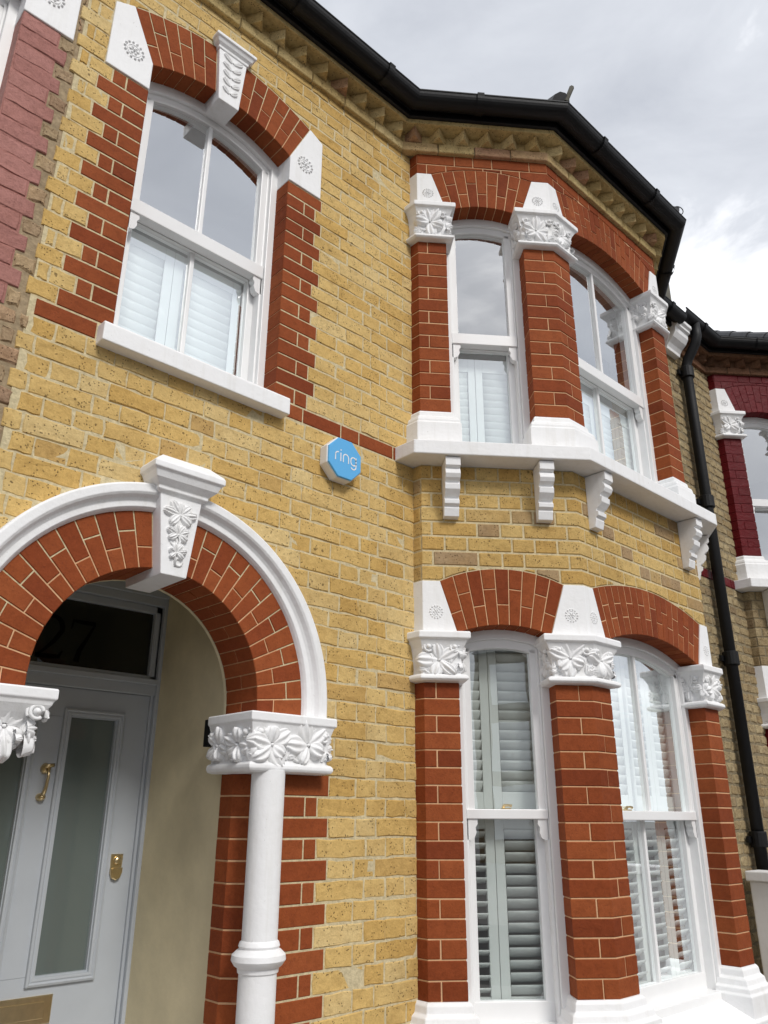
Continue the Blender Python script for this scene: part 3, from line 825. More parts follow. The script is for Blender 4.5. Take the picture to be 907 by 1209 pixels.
# ------------------------------------------------------------------ upper window of the main wall
def red_quoins_window(parent, wc, mirror=False, matb=None, matm=None, bname='quoin_brick'):
    matb = matb or M_RED; matm = matm or M_MORR
    cores = {}
    for sg in (-1, 1):
        g = G(); xin = wc+sg*WH
        x0, x1 = sorted((xin+sg*0.003, xin+sg*0.155))
        g.box(MAIN, x0, x1, -0.20, -0.003, 0.075, 1.30)
        cores[sg] = g.build('window_quoins', matm, parent)
    for i in range(1, 17):
        z0, z1 = rowz(i); par = i % 2
        for sg in (-1, 1):
            lng = (par == 1) if (sg < 0) != mirror else (par == 0)
            xin = wc+sg*WH; ln, sh, jt = (0.2165, 0.1585, 0.098) if (sg < 0) != mirror else (0.213, 0.173, 0.105)
            segs = [(0, ln)] if lng else [(0, jt), (jt, sh)]
            for k, (a, b) in enumerate(segs):
                aa = xin+sg*(a+(0.003 if k else 0)); bb = xin+sg*(b-(0.003 if not lng and k == 0 else 0.002))
                x0, x1 = sorted((aa, bb))
                gg = G(); gg.box(MAIN, x0, x1, -0.105 if k == 0 else -0.03, (R_()-0.5)*0.002, z0+0.003, z1-0.003, 0.003)
                gg.build(bname, matb, cores[sg])

def keystone(parent, wc, zb, zt, hb, ht, of, ob, cap, name='keystone', carve=5):
    g = G(); g.prism(MAIN, [(wc-hb, zb), (wc+hb, zb), (wc+ht, zt), (wc-ht, zt)], ob, of)
    ks = g.build(name, M_WHITE, parent, bev=0.003)
    z, h, pr = zt, ht, of
    P = Path([(wc-h, 0.03), (wc-h, -pr), (wc+h, -pr), (wc+h, 0.03)])
    g = G(); g.sweep(P, cap); g.build('keystone_cap', M_WHITE, ks, bev=0.003)
    g = G(); n = Vector((0, -1, 0)); H = zt-zb
    if carve == 5:
        for i in range(5):
            z = zb+H*(0.2+0.16*i)
            for sg in (-1, 1): g.petal((wc+sg*0.004, -of-0.0005, z), n, Vector((sg*0.85, 0, 0.5)).normalized(), 0.046+0.003*i, 0.015, 0.008)
    else:
        X = Vector((1, 0, 0)); Zv = Vector((0, 0, 1))
        for zf, rr, n_ in ((0.74, 0.060, 7), (0.50, 0.044, 6), (0.28, 0.034, 6)):
            for q in range(n_):
                a_ = radians(-40+260*q/(n_-1)+(R_()-0.5)*18); g.petal((wc+cos(a_)*0.004, -of-0.0005, zb+H*zf), n, X*cos(a_)+Zv*sin(a_), rr*(0.8+0.35*R_()), rr*0.33, 0.014)
            g.blob((wc, -of, zb+H*zf-0.004), n, X, 0.007, 0.007, 0.011, 8, 4)
        g.tube([(wc, -of-0.002, zb+H*0.74), (wc-0.012, -of-0.004, zb+H*0.60), (wc+0.010, -of-0.004, zb+H*0.42), (wc-0.006, -of-0.003, zb+H*0.26), (wc, -of-0.002, zb+H*0.12)], 0.005, 6)
        g.ring((wc+0.012, -of-0.001, zb+H*0.17), n, X, 0.014, 0.005, 14, 6); g.ring((wc-0.014, -of-0.001, zb+H*0.40), n, X, 0.012, 0.004, 12, 6)
    g.build('carved_foliage', M_WHITE, ks, smooth=True)
    return ks

def main_window(parent, wc, mirror=False, matb=None, matm=None, full=True):
    red_quoins_window(parent, wc, mirror, matb, matm, 'quoin_brick' if full else 'painted_brick')
    pin = arc(WH, W_SP, W_CI, wc); pout = arc(W_HO, W_SO, W_CO, wc)
    for a, b in ((-1.0, -0.155), (0.155, 1.0)):
        arch(parent, MAIN, pin, pout, 6, 0.0, -0.105, matb or M_RED, matm or M_MORR, u0=a, u1=b)
    ins = 0.575
    for sg in (-1, 1):
        pl = [(wc+sg*WH, 1.297), (wc+sg*ins, 1.297), (wc+sg*ins, 1.66), (wc+sg*W_HO, 1.703), (wc+sg*WH, 1.447)]
        if sg < 0: pl = pl[::-1]
        g = G(); g.prism(MAIN, pl, -0.105, 0.006); o = g.build('arch_stone', M_WHITE, parent, bev=0.004)
        rosette(o, MAIN, wc+sg*0.468, 1.45, 0.006, 0.048)
    cap = [(-0.02, 1.862), (0.03, 1.860), (0.034, 1.852), (0.034, 1.838), (0.026, 1.834), (0.018, 1.818), (0.006, 1.806), (0.006, 1.795), (0.0, 1.79)]
    keystone(parent, wc, 1.49, 1.80, 0.055, 0.078, 0.020, -0.105, cap)
    # sill
    g = G(); sec = [(-0.12, 0.075), (0.055, 0.060), (0.060, 0.052), (0.060, -0.022), (-0.12, -0.022)]
    x0, x1 = wc-0.432, wc+0.418
    vs = [(x0, -o, z) for o, z in sec]+[(x1, -o, z) for o, z in sec]; n = len(sec)
    g.add(vs, [(i, (i+1) % n, n+(i+1) % n, n+i) for i in range(n)]+[tuple(range(n-1, -1, -1)), tuple(range(n, 2*n))])
    g.build('window_sill', M_WHITE, parent, bev=0.008, seg=3)
    sash_window(parent, MAIN, wc, WH, 0.085, W_SP-0.02, W_CI-0.012, 0.742, 0.812, True)
    if full:
        # cafe shutters behind the lower sash
        z0, z1 = 0.13, 0.735; md = wc-0.062
        shutter(parent, MAIN, wc-WH+0.035, md-0.001, z0, z1, -0.215, 0.20, st=0.045, top=0.07)
        shutter(parent, MAIN, md+0.001, wc+WH-0.085, z0, z1, -0.215, 0.20, st=0.045, top=0.07)
main_window(house, WC)

# red band
def band(parent, segs, mat, matm, name='band_brick'):
    for a, b in segs:
        g = G(); g.box(MAIN, a, b, -0.03, -0.003, 0.0015, PITCH-0.0015); core = g.build('brick_band', matm, parent)
        x = a; k = 0
        while x < b-0.01:
            w_ = (0.225, 0.1125)[k % 2] if a < -1.7 else (0.1125, 0.225)[k % 2]
            e = min(b, x+w_)
            if b-e < 0.03: e = b
            gg = G(); gg.box(MAIN, x+0.003, e-0.003, -0.03, (R_()-0.5)*0.002, 0.004, PITCH-0.004, 0.003); gg.build(name, mat, core)
            x = e; k += 1
band(house, [(-1.885, WC-0.434), (WC+0.420, -0.095)], M_RED, M_MORR)

# ------------------------------------------------------------------ doorway
def doorway():
    # arch ring with raised springing
    def pr(r):
        st = 0.5*pi*r; sl = DCZ-DSP; tot = st+sl
        def f(u):
            d = abs(u)*tot
            if d <= st:
                a = d/r; return (DCX+(1 if u > 0 else -1)*r*sin(a), DCZ+r*cos(a))
            return (DCX+(1 if u > 0 else -1)*r, DCZ-(d-st))
        return f
    pin, pout = pr(DR), pr(DRO)
    for a, b in ((-1.0, -0.076), (0.076, 1.0)):
        arch(house, MAIN, pin, pout, 13, 0.0, -0.215, M_RED, M_MORR, u0=a, u1=b, rear=True)
    # hood mould
    prof = [(0.640, 0.0), (0.645, 0.012), (0.652, 0.022), (0.672, 0.022), (0.682, 0.030), (0.692, 0.046), (0.700, 0.052), (0.728, 0.052), (0.735, 0.046), (0.737, -0.01)]
    g = G(); vs = []; fs = []; k = len(prof); n = 64
    for i in range(n+3):
        if i == 0 or i == n+2:
            x = 1 if i == 0 else -1
            for r, o in prof: vs.append(MAIN.W(DCX+x*r, o, DSP))
        else:
            a = pi*(i-1)/n
            for r, o in prof: vs.append(MAIN.W(DCX+r*cos(a), o, DCZ+r*sin(a)))
    for i in range(n+2):
        for j in range(k-1): fs.append((i*k+j, i*k+j+1, (i+1)*k+j+1, (i+1)*k+j))
    g.add(vs, fs); g.build('hood_mould', M_WHITE, house, bev=0.002)
    cap = [(-0.02, -0.395), (0.012, -0.40), (0.055, -0.440), (0.060, -0.450), (0.060, -0.470), (0.050, -0.476), (0.040, -0.500), (0.024, -0.515), (0.016, -0.522), (0.016, -0.534), (0.0, -0.545)]
    keystone(house, DCX, -0.845, -0.53, 0.051, 0.087, 0.058, -0.215, cap, carve=1)
    # capitals, columns and jambs on both sides
    PC = Path([(-0.885, 0.215), (-0.885, -0.052), (-0.545, -0.052), (-0.545, 0.04)])
    PJ = Path([(-0.841, 0.215), (-0.841, 0.13), (-0.721, 0.0), (-0.40, 0.0)])
    for side in (1, -1):
        pc = PC if side > 0 else PC.mirror(DCX)
        capital(house, pc, -1.497, DSP, sc=0.62, taper=0.0 if side > 0 else 0.10)
        cx = -0.787 if side > 0 else 2*DCX+0.787
        g = G(); R0 = 0.062
        g.lathe((cx, -0.022), [(R0, -1.49), (R0, -2.045), (R0+0.006, -2.05), (R0+0.010, -2.062), (R0+0.006, -2.070), (R0+0.014, -2.074), (R0+0.030, -2.088), (R0+0.032, -2.105), (R0+0.020, -2.122), (R0+0.010, -2.128), (R0+0.008, -2.142), (R0+0.003, -2.146), (R0+0.003, -3.0), (R0+0.03, -3.02), (R0+0.03, -3.2)], 28)
        if side > 0: g.build('door_column', M_WHITE, house, smooth=True).modifiers.new('edge', 'EDGE_SPLIT').split_angle = radians(40)
        pj = PJ if side > 0 else PJ.mirror(DCX); Lp = PJ.L
        g = G(); g.sweep(Path([PJ.p[0], PJ.p[1], PJ.p[2], (-0.545, 0.0)]) if side > 0 else Path([PJ.p[0], PJ.p[1], PJ.p[2], (-0.545, 0.0)]).mirror(DCX), [(-0.003, -1.49), (-0.003, -3.2)])
        core = g.build('door_jamb', M_MORR, house)
        xt = lambda x: PJ.t[2]+(x+0.721)
        cache = {}
        for i in range(-43, -20):
            z0, z1 = rowz(i)
            if i == -21: z1 = -1.493
            lng = i % 2 == 1
            js = [0, 0.17, xt(-0.476)] if lng else [0, 0.215, xt(-0.593), xt(-0.532)]
            for k, (a, b) in enumerate(zip(js, js[1:])):
                a_, b_ = a+(0.003 if k else 0), b-0.003
                if side < 0: a_, b_ = Lp-b_, Lp-a_
                key = (lng, k, round(z1-z0, 4))
                if key not in cache:
                    gg = G(); gg.pbrick(pj, a_, b_, z0+0.003, z1-0.003, 0.0, -0.03, 0.003); c = gg.shift(); cache[key] = (gg.mesh('jamb_brick', M_RED, c), c, z0)
                me, c, zz = cache[key]
                place('jamb_brick', me, core, Matrix.Translation((c[0], c[1]+(R_()-0.5)*0.002, c[2]+z0-zz+ZB)))
    # porch
    XW = 0.455; yb = 0.86
    g = G(); l, r = DCX-XW, DCX+XW; zc = -0.62
    g.add([(r, 0.216, -3.1), (r, yb+.1, -3.1), (r, yb+.1, zc), (r, 0.216, zc), (l, 0.216, -3.1), (l, yb+.1, -3.1), (l, yb+.1, zc), (l, 0.216, zc)], [(0, 3, 2, 1), (4, 5, 6, 7)])
    g.build('porch_wall', M_PLAS, house)
    g = G(); g.add([(l, 0.216, zc), (r, 0.216, zc), (r, yb+.1, zc), (l, yb+.1, zc)], [(0, 1, 2, 3)]); g.build('porch_ceiling', M_PLAS, house)
    g = G(); g.box(MAIN, l-.3, r+.3, -0.245, -0.217, DSP-.0, -0.5)
    # inner face of the front wall above the porch opening
    g = G(); ks = 30
    g.strip(MAIN, [pin(-1+2*i/ks) for i in range(ks+1)], [(DCX+XW*1.05*(-1+2*i/ks), -0.58 if 0 < i < ks else DSP) for i in range(ks+1)], -0.235, -0.2165); g.build('porch_arch_back', M_PLAS, house)
    g = G(); g.slab([(l-.3, -.3), (r+.3, -.3), (r+.3, 1.0), (l-.3, 1.0)], -3.2, -3.1, .01); g.build('doorstep', M_WHITE, house)
    # door frame, fanlight, door
    DF = Fr((0, yb), (1, 0)); c = DCX-0.008
    fo, fi = 0.490, 0.447; g = G()
    for sg in (-1, 1):
        a, b = sorted((c+sg*fo, c+sg*fi)); g.box(DF, a, b, -0.06, 0.03, -3.1, -0.66)
        a, b = sorted((c+sg*fi, c+sg*(fi-0.014))); g.box(DF, a, b, -0.06, 0.012, -3.1, -0.70)
    g.box(DF, c-fi, c+fi, -0.06, 0.028, -0.72, -0.66); g.box(DF, c-fi, c+fi, -0.06, 0.022, -1.135, -1.085); g.box(DF, c-fi, c+fi, -0.06, 0.034, -1.088, -1.062)
    g.box(DF, c-fo, c+fo, -0.06, 0.035, -0.68, -0.62)
    fr = g.build('door_frame', M_DOOR, house, bev=0.004)
    g = G(); g.box(DF, c-fi+0.03, c+fi-0.03, -0.03, -0.012, -1.05, -0.745); fan = g.build('fanlight', M_FAN, house)
    g = G(); 
    for (x0, x1, z0, z1) in ((c-fi, c-fi+0.035, -1.065, -0.72), (c+fi-0.035, c+fi, -1.065, -0.72), (c-fi, c+fi, -1.065, -1.045), (c-fi, c+fi, -0.755, -0.72)): g.box(DF, x0, x1, -0.03, 0.012, z0, z1)
    g.build('fanlight_frame', M_DOOR, fan, bev=0.004)
    # house number 27
    def stroke(g, pts, wd, y):
        n = len(pts); vs = []; fs = []
        for i, p in enumerate(pts):
            a, b = pts[max(i-1, 0)], pts[min(i+1, n-1)]; dx, dz = b[0]-a[0], b[1]-a[1]; l_ = sqrt(dx*dx+dz*dz)
            ww = wd[i] if isinstance(wd, list) else wd
            nx, nz = -dz/l_*ww/2, dx/l_*ww/2
            vs += [(p[0]-nx, y, p[1]-nz), (p[0]+nx, y, p[1]+nz)]
        for i in range(n-1): fs.append((2*i, 2*i+2, 2*i+3, 2*i+1))
        g.add(vs, fs)
    yn = yb+0.0095
    g = G(); x0, z0, h = -1.385, -1.022, 0.185
    pts = [(x0+0.008+0.045+0.047*cos(a), z0+h-0.052+0.050*sin(a)) for a in [radians(165-i*22) for i in range(9)]]
    pts += [(x0+0.070, z0+0.075), (x0+0.035, z0+0.035), (x0+0.006, z0+0.010)]
    stroke(g, pts, [0.010, .014, .015, .014, .016, .02, .022, .024, .022, .018, .012, .008], yn); stroke(g, [(x0, z0+0.009), (x0+0.06, z0+0.009), (x0+0.1, z0+0.012), (x0+0.112, z0+0.038)], [0.018, 0.020, 0.018, 0.006], yn)
    g.build('house_number', M_NUM, fan)
    g = G(); x0 = -1.235
    stroke(g, [(x0-0.012, z0+h-0.045), (x0-0.006, z0+h-0.008), (x0+0.03, z0+h-0.010), (x0+0.095, z0+h-0.010)], [0.006, 0.014, 0.018, 0.018], yn)
    stroke(g, [(x0+0.092, z0+h-0.014), (x0+0.058, z0+0.095), (x0+0.036, z0+0.05), (x0+0.027, z0)], [0.010, 0.016, 0.022, 0.026], yn)
    g.build('house_number', M_NUM, fan)
    # leaf
    c = DCX-0.008; dl, dr = c-0.432, c+0.432
    GL = [(c-0.288-0.1-0.0, 0)]
    pan = [(-1.557, -1.362), (-1.194, -0.992)]; zt, zb_ = -1.256, -2.220
    g = G()
    xs = [dl, pan[0][0], pan[0][1], pan[1][0], pan[1][1], dr]
    def panel(g, a, b, z0, z1, o0, o1): g.box(DF, a, b, o0, o1, z0, z1)
    panel(g, dl, pan[0][0], -3.09, -1.137, -0.045, 0); panel(g, pan[0][1], pan[1][0], -2.219, -1.257, -0.045, 0); panel(g, pan[1][1], dr, -3.09, -1.137, -0.045, 0)
    panel(g, pan[0][0], pan[1][1], -1.256, -1.137, -0.045, 0); panel(g, pan[0][0], pan[1][1], -3.09, -2.220, -0.045, 0)
    leaf = g.build('front_door', M_DOOR, house)
    for a, b in pan:
        g = G(); g.box(DF, a, b, -0.03, -0.018, zb_, zt); g.build('door_glass', M_FROST, leaf)
        g = G()
        pro = [(0.036, 0.0), (0.034, 0.012), (0.026, 0.016), (0.020, 0.010), (0.014, 0.013), (0.006, 0.012), (0.0, -0.016)]
        pl = [(a, zb_), (b, zb_), (b, zt), (a, zt)]; vs = []; fs = []; kk = len(pro)
        for d_, o_ in pro:
            for (x, z), (sx, sz) in zip(pl, ((-1, -1), (1, -1), (1, 1), (-1, 1))): vs.append(DF.W(x+sx*d_, o_, z+sz*d_))
        for q in range(kk-1):
            for i in range(4): j = (i+1) % 4; fs.append((q*4+i, q*4+j, (q+1)*4+j, (q+1)*4+i))
        g.add(vs, fs); g.build('door_moulding', M_DOOR, leaf)
    for a, b in ((c-0.36, c-0.04), (c+0.04, c+0.36)):
        g = G(); g.box(DF, a, b, -0.01, 0.010, -2.98, -2.44, 0.008); g.build('door_panel', M_DOOR, leaf)
    g = G(); g.box(MAIN, -0.905, -0.82, -0.262, -0.222, -1.395, -1.292, 0.004); g.build('porch_light', M_BLK, house, bev=0.004)
    # letterbox
    g = G(); lx0, lx1 = c-0.165, c+0.165; g.box(DF, lx0, lx1, -0.01, 0.008, -2.382, -2.286, 0.003); lb = g.build('letterbox', M_BRASS, leaf)
    g = G(); g.box(DF, lx0+0.03, lx1-0.03, 0.0075, 0.013, -2.362, -2.306, 0.002); g.build('letter_flap', M_BRASS, lb)
    # lock
    g = G(); lx = -0.918
    pl = [(lx-0.024, -1.86), (lx+0.024, -1.86), (lx+0.026, -1.82), (lx+0.026, -1.797), (lx-0.026, -1.797), (lx-0.026, -1.82)]
    g.prism(DF, pl, -0.005, 0.010, 0.004); lk = g.build('door_lock', M_BRASS, leaf)
    g = G(); n_ = Vector((0, -1, 0)); g.blob((lx, yb-0.010, -1.822), n_, Vector((1, 0, 0)), 0.018, 0.018, 0.012, 14, 5); g.build('lock_cylinder', M_BRASS, lk, smooth=True)
    g = G(); g.prism(DF, [(lx-0.026, -1.868), (lx-0.018, -1.89), (lx, -1.898), (lx+0.018, -1.89), (lx+0.026, -1.868), (lx+0.026, -1.850), (lx-0.026, -1.850)], 0.004, 0.018, 0.004); g.build('lock_flap', M_BRASS, lk)
    # knocker
    g = G(); kx = -1.272
    g.blob((kx, yb, -1.468), n_, Vector((1, 0, 0)), 0.022, 0.022, 0.022, 12, 5)
    g.tube([(kx-0.016, yb-0.03, -1.462), (kx, yb-0.034, -1.458), (kx+0.022, yb-0.03, -1.455)], 0.008, 8)
    g.tube([(kx, yb-0.03, -1.462), (kx+0.002, yb-0.040, -1.50), (kx, yb-0.034, -1.545), (kx-0.004, yb-0.026, -1.57)], [0.008, 0.006, 0.007, 0.009], 8)
    g.blob((kx-0.004, yb, -1.578), n_, Vector((1, 0, 0)), 0.020, 0.016, 0.030, 12, 5)
    g.build('door_knocker', M_BRASS, leaf, smooth=True)
doorway()

# ------------------------------------------------------------------ the bay
def bay(parent, Q, matb, matm, maty, matmy, own=True, bname='red_brick', wmat=None):
    cant, front, pl, pm, pr, BP = Q['cant'], Q['front'], Q['pl'], Q['pm'], Q['pr'], Q['bay']
    DX = Q['A'][0]-AX
    tA, tB = pl.t[1], pl.t[2]; tD, tE, tF = pm.t[1], pm.t[2], pm.t[3]; tG, tH, tH2 = pr.t[1], pr.t[2], pr.t[3]
    jl = {0: [tA+0.054], 1: []}; jm = {0: [tD+0.11], 1: [tE+0.065]}; jr = {0: [tH+0.055], 1: []}
    for z0, z1, rows, fs in ((0.300, 1.382, 14, 1), (-2.330, -1.076, 17, 0)):
        pillar(parent, pl, z0, z1, rows, jl, matb, matm, first=fs, bname=bname)
        if own or z0 > 0:
            pillar(parent, pm, z0, z1, rows, jm, matb, matm, first=fs, bname=bname); 
        if own: pillar(parent, pr, z0, z1, rows, jr, matb, matm, first=fs, bname=bname)
    ps = [pl, pm, pr] if own else [pl, pm]
    for P in ps:
        base(parent, P, BASE_U); base(parent, P, BASE_L)
        capital(parent, P, 1.380, 1.632); capital(parent, P, -1.078, -0.850)
    for z0, z1 in ((1.628, 1.872), (-0.852, -0.603)):
        sl = 0.078
        o = stone(parent, pl, 0, tB, z0, z1, sr=sl); rosette(o, cant, 0.062, z0+0.10, 0.004, 0.033)
        o = stone(parent, pm, tD, tF, z0, z1, sl=sl, sr=sl); rosette(o, cant, SD+0.105, z0+0.10, 0.004, 0.033); rosette(o, front, E[0]+0.06, z0+0.10, 0.004, 0.030)
        if own:
            o = stone(parent, pr, tG, tH2, z0, z1, sl=sl, sr=sl); rosette(o, front, XH-0.052, z0+0.10, 0.004, 0.030)
    sc = (SB+SD)/2; hc = (SD-SB)/2; fc = (XF+XG)/2; hf = (XG-XF)/2
    arcs = {}
    for lev, ci, co, cf, cfo, z0, z1 in (('u', 1.657, 1.927, 1.708, 1.960, 1.610, 1.872), ('l', -0.806, -0.533, -0.760, -0.512, -0.850, -0.603)):
        arch(parent, cant, arc(hc, z0, ci, sc), arc(hc+0.078, z1, co, sc), 9, 0.0, -0.11, matb, matm)
        arch(parent, front, arc(hf, z0, cf, fc), arc(hf+0.078, z1, cfo, fc), 18, 0.0, -0.11, matb, matm)
        arcs[lev] = (arc_z(hc+0.078, z1, co, sc), arc_z(hf+0.078, z1, cfo, fc), arc_z(hc, z0, ci, sc), arc_z(hf, z0, cf, fc), z0, z1)
    # what the coursed brickwork above stands on, as a height along the bay outline
    tb = BP.t
    def lowf(lev):
        a, b, _, _, z0, z1 = arcs[lev]
        def f(t):
            if t <= tb[1]: return z1
            if t <= tb[2]:
                s = t-tb[1]; return a(s) if sc-hc-0.078 < s < sc+hc+0.078 else z1
            if t <= tb[3]:
                x = E[0]+(t-tb[2]); return b(x) if fc-hf-0.078 < x < fc+hf+0.078 else z1
            return z1
        return f
    # wall cores above the arches
    g1, g2 = G(), G()
    for lev, zt, g in (('u', 2.03, g1), ('l', 0.005, g2)):
        a, b, ai, bi, z0, z1 = arcs[lev]
        f1 = lambda s: [((a(s)+ai(s))/2 if abs(s-sc) < hc else z1-0.05, zt)]
        f2 = lambda x: [((b(x)+bi(x))/2 if abs(x-fc) < hf else z1-0.05, zt)]
        slices(g, cant, sorted([0.0, CL]+[sc+hc*i/12 for i in range(-12, 13)]), f1, -0.16, -0.004)
        slices(g, front, sorted([E[0], XH]+[fc+hf*i/16 for i in range(-16, 17)]), f2, -0.16, -0.004)
        g.box(Q['rc'], 0.0, CL, -0.16, -0.004, z1-0.05, zt)
        g.box(Fr((AX+DX, 0.03), (0, -1)), 0, 0.03+0.0569, -0.1, -0.004, z1-0.02, zt)
    up = g1.build('bay_upper_wall', matm, parent); lo = g2.build('bay_wall', matmy, parent)
    for lev, rows, mat, core, nm, gp in (('u', [(25, 0), (26, 1)], matb, up, bname, 0.006), ('l', [(i, i % 2) for i in range(-9, 0)], maty, lo, 'yellow_brick', 0.007)):
        lf = lowf(lev); bs = BrickSet()
        tmax = tb[3]+0.3 if own else tb[3]
        for i, par in rows:
            z0, z1 = i*PITCH, (i+1)*PITCH
            if lev == 'u': z0, z1 = 1.872+(i-25)*0.0765, 1.872+(i-24)*0.0765
            xs = [0]+[x for x in [q+(R_()-0.5)*0.008 for q in joints(0, tmax, par, tb[1]+(0.05 if lev == 'l' else 0.0))] if 0.05 < x < tmax-0.04]+[tmax]
            for a_, b_ in zip(xs, xs[1:]):
                gg = G(); c_ = 0.003 if lev == 'u' else 0.005
                m = (a_+b_)/2
                need = max(lf(a_+(b_-a_)*k/10) for k in range(11)) > z0
                if gg.pbrick(BP, a_+gp/2, b_-gp/2, z0+gp/2, z1-gp/2, (R_()-0.5)*0.002, -0.04, c_, low=(lambda t: lf(t)+0.004) if need else None):
                    x, y = BP.pos(m, 0); bs.geo(gg, mat, (x, y, (z0+z1)/2), (b_-a_)*0.065, cant if m < tb[2] else front)
        bs.finish(nm, core, 150 if own else 40)
    # sill with corbels
    so_ = 0.139; e = Path([Q['A'], Q['E'], Q['H'], Q['K']]).node(1, so_); h_ = Path([Q['A'], Q['E'], Q['H'], Q['K']]).node(2, so_)
    poly = [(-0.112+DX, 0.02), (-0.112+DX, -0.132), e, h_, (Q['K'][0]+0.125, -0.132), (Q['K'][0]+0.125, 0.02)]
    g = G(); g.slab(poly, 0.0, 0.074); sill = g.build('bay_sill', M_WHITE, parent, bev=0.005)
    def corbel(F, s, wd=0.074):
        pf = [(0.0, -0.004), (0.118, -0.004), (0.118, -0.048), (0.098, -0.058), (0.108, -0.070), (0.112, -0.088), (0.102, -0.108), (0.082, -0.120), (0.080, -0.128), (0.090, -0.134), (0.086, -0.160), (0.066, -0.184), (0.052, -0.190), (0.050, -0.200), (0.062, -0.206), (0.060, -0.226), (0.044, -0.238), (0.046, -0.246), (0.036, -0.285), (0.0, -0.289)]
        vs = []; n = len(pf)
        for x in (s-wd/2, s+wd/2): vs += [F.W(x, o_, z) for o_, z in pf]
        g = G(); g.add(vs, [(i, (i+1) % n, n+(i+1) % n, n+i) for i in range(n)]+[tuple(range(n-1, -1, -1)), tuple(range(n, 2*n))])
        g.build('corbel', M_WHITE, sill, bev=0.002)
    corbel(cant, 0.141); corbel(cant, 0.608)
    corbel(front, 0.768); 
    if own: corbel(front, 1.735); corbel(Q['rc'], 0.155)
    # lower sill and plinth
    pb = Path([(AX+DX, 0.03), Q['A'], Q['E'], Q['H'], Q['K'], Q['K0']])
    g = G(); g.sweep(pb, [(-0.13, -2.46), (-0.10, -2.462), (0.075, -2.535), (0.080, -2.54), (0.080, -2.60), (0.0, -2.60)], caps=False); g.build('lower_sill', M_WHITE, parent, bev=0.004)
    g = G(); g.sweep(pb, [(0.0, -2.60), (0.0, -3.2)], caps=False); g.build('bay_plinth', maty, parent)
    # windows
    if own:
        sash_window(parent, cant, sc, hc, 0.090, 1.600, 1.645, 0.795, 0.862, False)
        sash_window(parent, front, fc, hf, 0.090, 1.600, 1.696, 0.805, 0.872, True)
        sash_window(parent, cant, sc, hc, -2.455, -0.858, -0.815, -1.652, -1.612, False, catch=sc+0.0)
        sash_window(parent, front, fc, hf, -2.455, -0.858, -0.768, -1.655, -1.613, True, catch=fc-0.2)
        # shutters: closed cafe style above, tier on tier below
        oz = -0.215; z0, z1 = 0.12, 0.765; md = 0.343
        shutter(parent, cant, sc-hc-0.01, md-0.001, z0, z1, oz, 0.20, st=0.040, top=0.085)
        shutter(parent, cant, md+0.001, sc+hc+0.03, z0, z1, oz, 0.20, st=0.040, top=0.085)
        wf = (2*hf-0.02)/4
        for k in range(4):
            a = fc-hf+0.01+k*wf; shutter(parent, front, a+0.001, a+wf-0.001, z0, z1, oz, 0.20, st=0.040, top=0.085)
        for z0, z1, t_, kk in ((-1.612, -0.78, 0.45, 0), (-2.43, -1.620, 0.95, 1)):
            shutter(parent, cant, sc-hc-0.01, md-0.001, z0, z1, oz, t_+(0.15 if kk else 0), top=0.075, st=0.042, jit=0.05, mat=M_SHUT_LOW)
            shutter(parent, cant, md+0.001, sc+hc+0.03, z0, z1, oz, t_-(0.22 if kk else 0), top=0.075, st=0.042, jit=0.05, mat=M_SHUT_LOW)
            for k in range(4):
                a = fc-hf+0.01+k*wf; shutter(parent, front, a+0.001, a+wf-0.001, z0, z1, oz, t_-0.1*(k % 2), top=0.075, st=0.042, jit=0.05, mat=M_SHUT_LOW)
    else:
        sash_window(parent, cant, sc, hc, 0.090, 1.600, 1.645, 0.795, 0.862, False)
        sash_window(parent, front, fc, hf, 0.090, 1.600, 1.696, 0.805, 0.872, True)
        sash_window(parent, cant, sc, hc, -2.455, -0.858, -0.815, -1.652, -1.612, False)
    # inside of the bay: floor, ceiling between the storeys
    inn = Path([Q['P0'], Q['E'], Q['H'], Q['P1']])
    poly = [(Q['P0'][0]+0.1, 0.2), inn.node(1, -0.15), inn.node(2, -0.15), (Q['P1'][0]-0.1, 0.2)]
    for z0, z1 in ((-0.45, 0.03), (-3.2, -2.5), (1.75, 2.05)):
        g = G(); g.slab(poly, z0, z1); g.build('bay_floor', M_INT, parent)
    return up
bay(house, HB, M_RED, M_MORR, M_YBAY, M_MORY)

# ------------------------------------------------------------------ rooms behind the windows
def rooms(parent, x0, x1, hole):
    g = G(); yb = 3.2
    g.add([(x0, yb, -3.2), (x1, yb, -3.2), (x1, yb, 2.2), (x0, yb, 2.2)], [(0, 1, 2, 3)])
    for x in (x0, x1): g.add([(x, 0.24, -3.2), (x, yb, -3.2), (x, yb, 2.2), (x, 0.24, 2.2)], [(0, 1, 2, 3)])
    for z in (-0.28, 1.98): g.add([(x0, 0.2, z), (x1, 0.2, z), (x1, yb, z), (x0, yb, z)], [(0, 1, 2, 3)])
    if hole is not None: g.add([(hole, 0.24, -3.2), (hole, yb, -3.2), (hole, yb, -0.28), (hole, 0.24, -0.28)], [(0, 1, 2, 3)]); g.add([(-0.5, 0.24, -0.28), (-0.5, yb, -0.28), (-0.5, yb, 1.98), (-0.5, 0.24, 1.98)], [(0, 1, 2, 3)])
    g.build('room_shell', M_INT, parent)
rooms(house, -1.88, 2.62, -0.70)

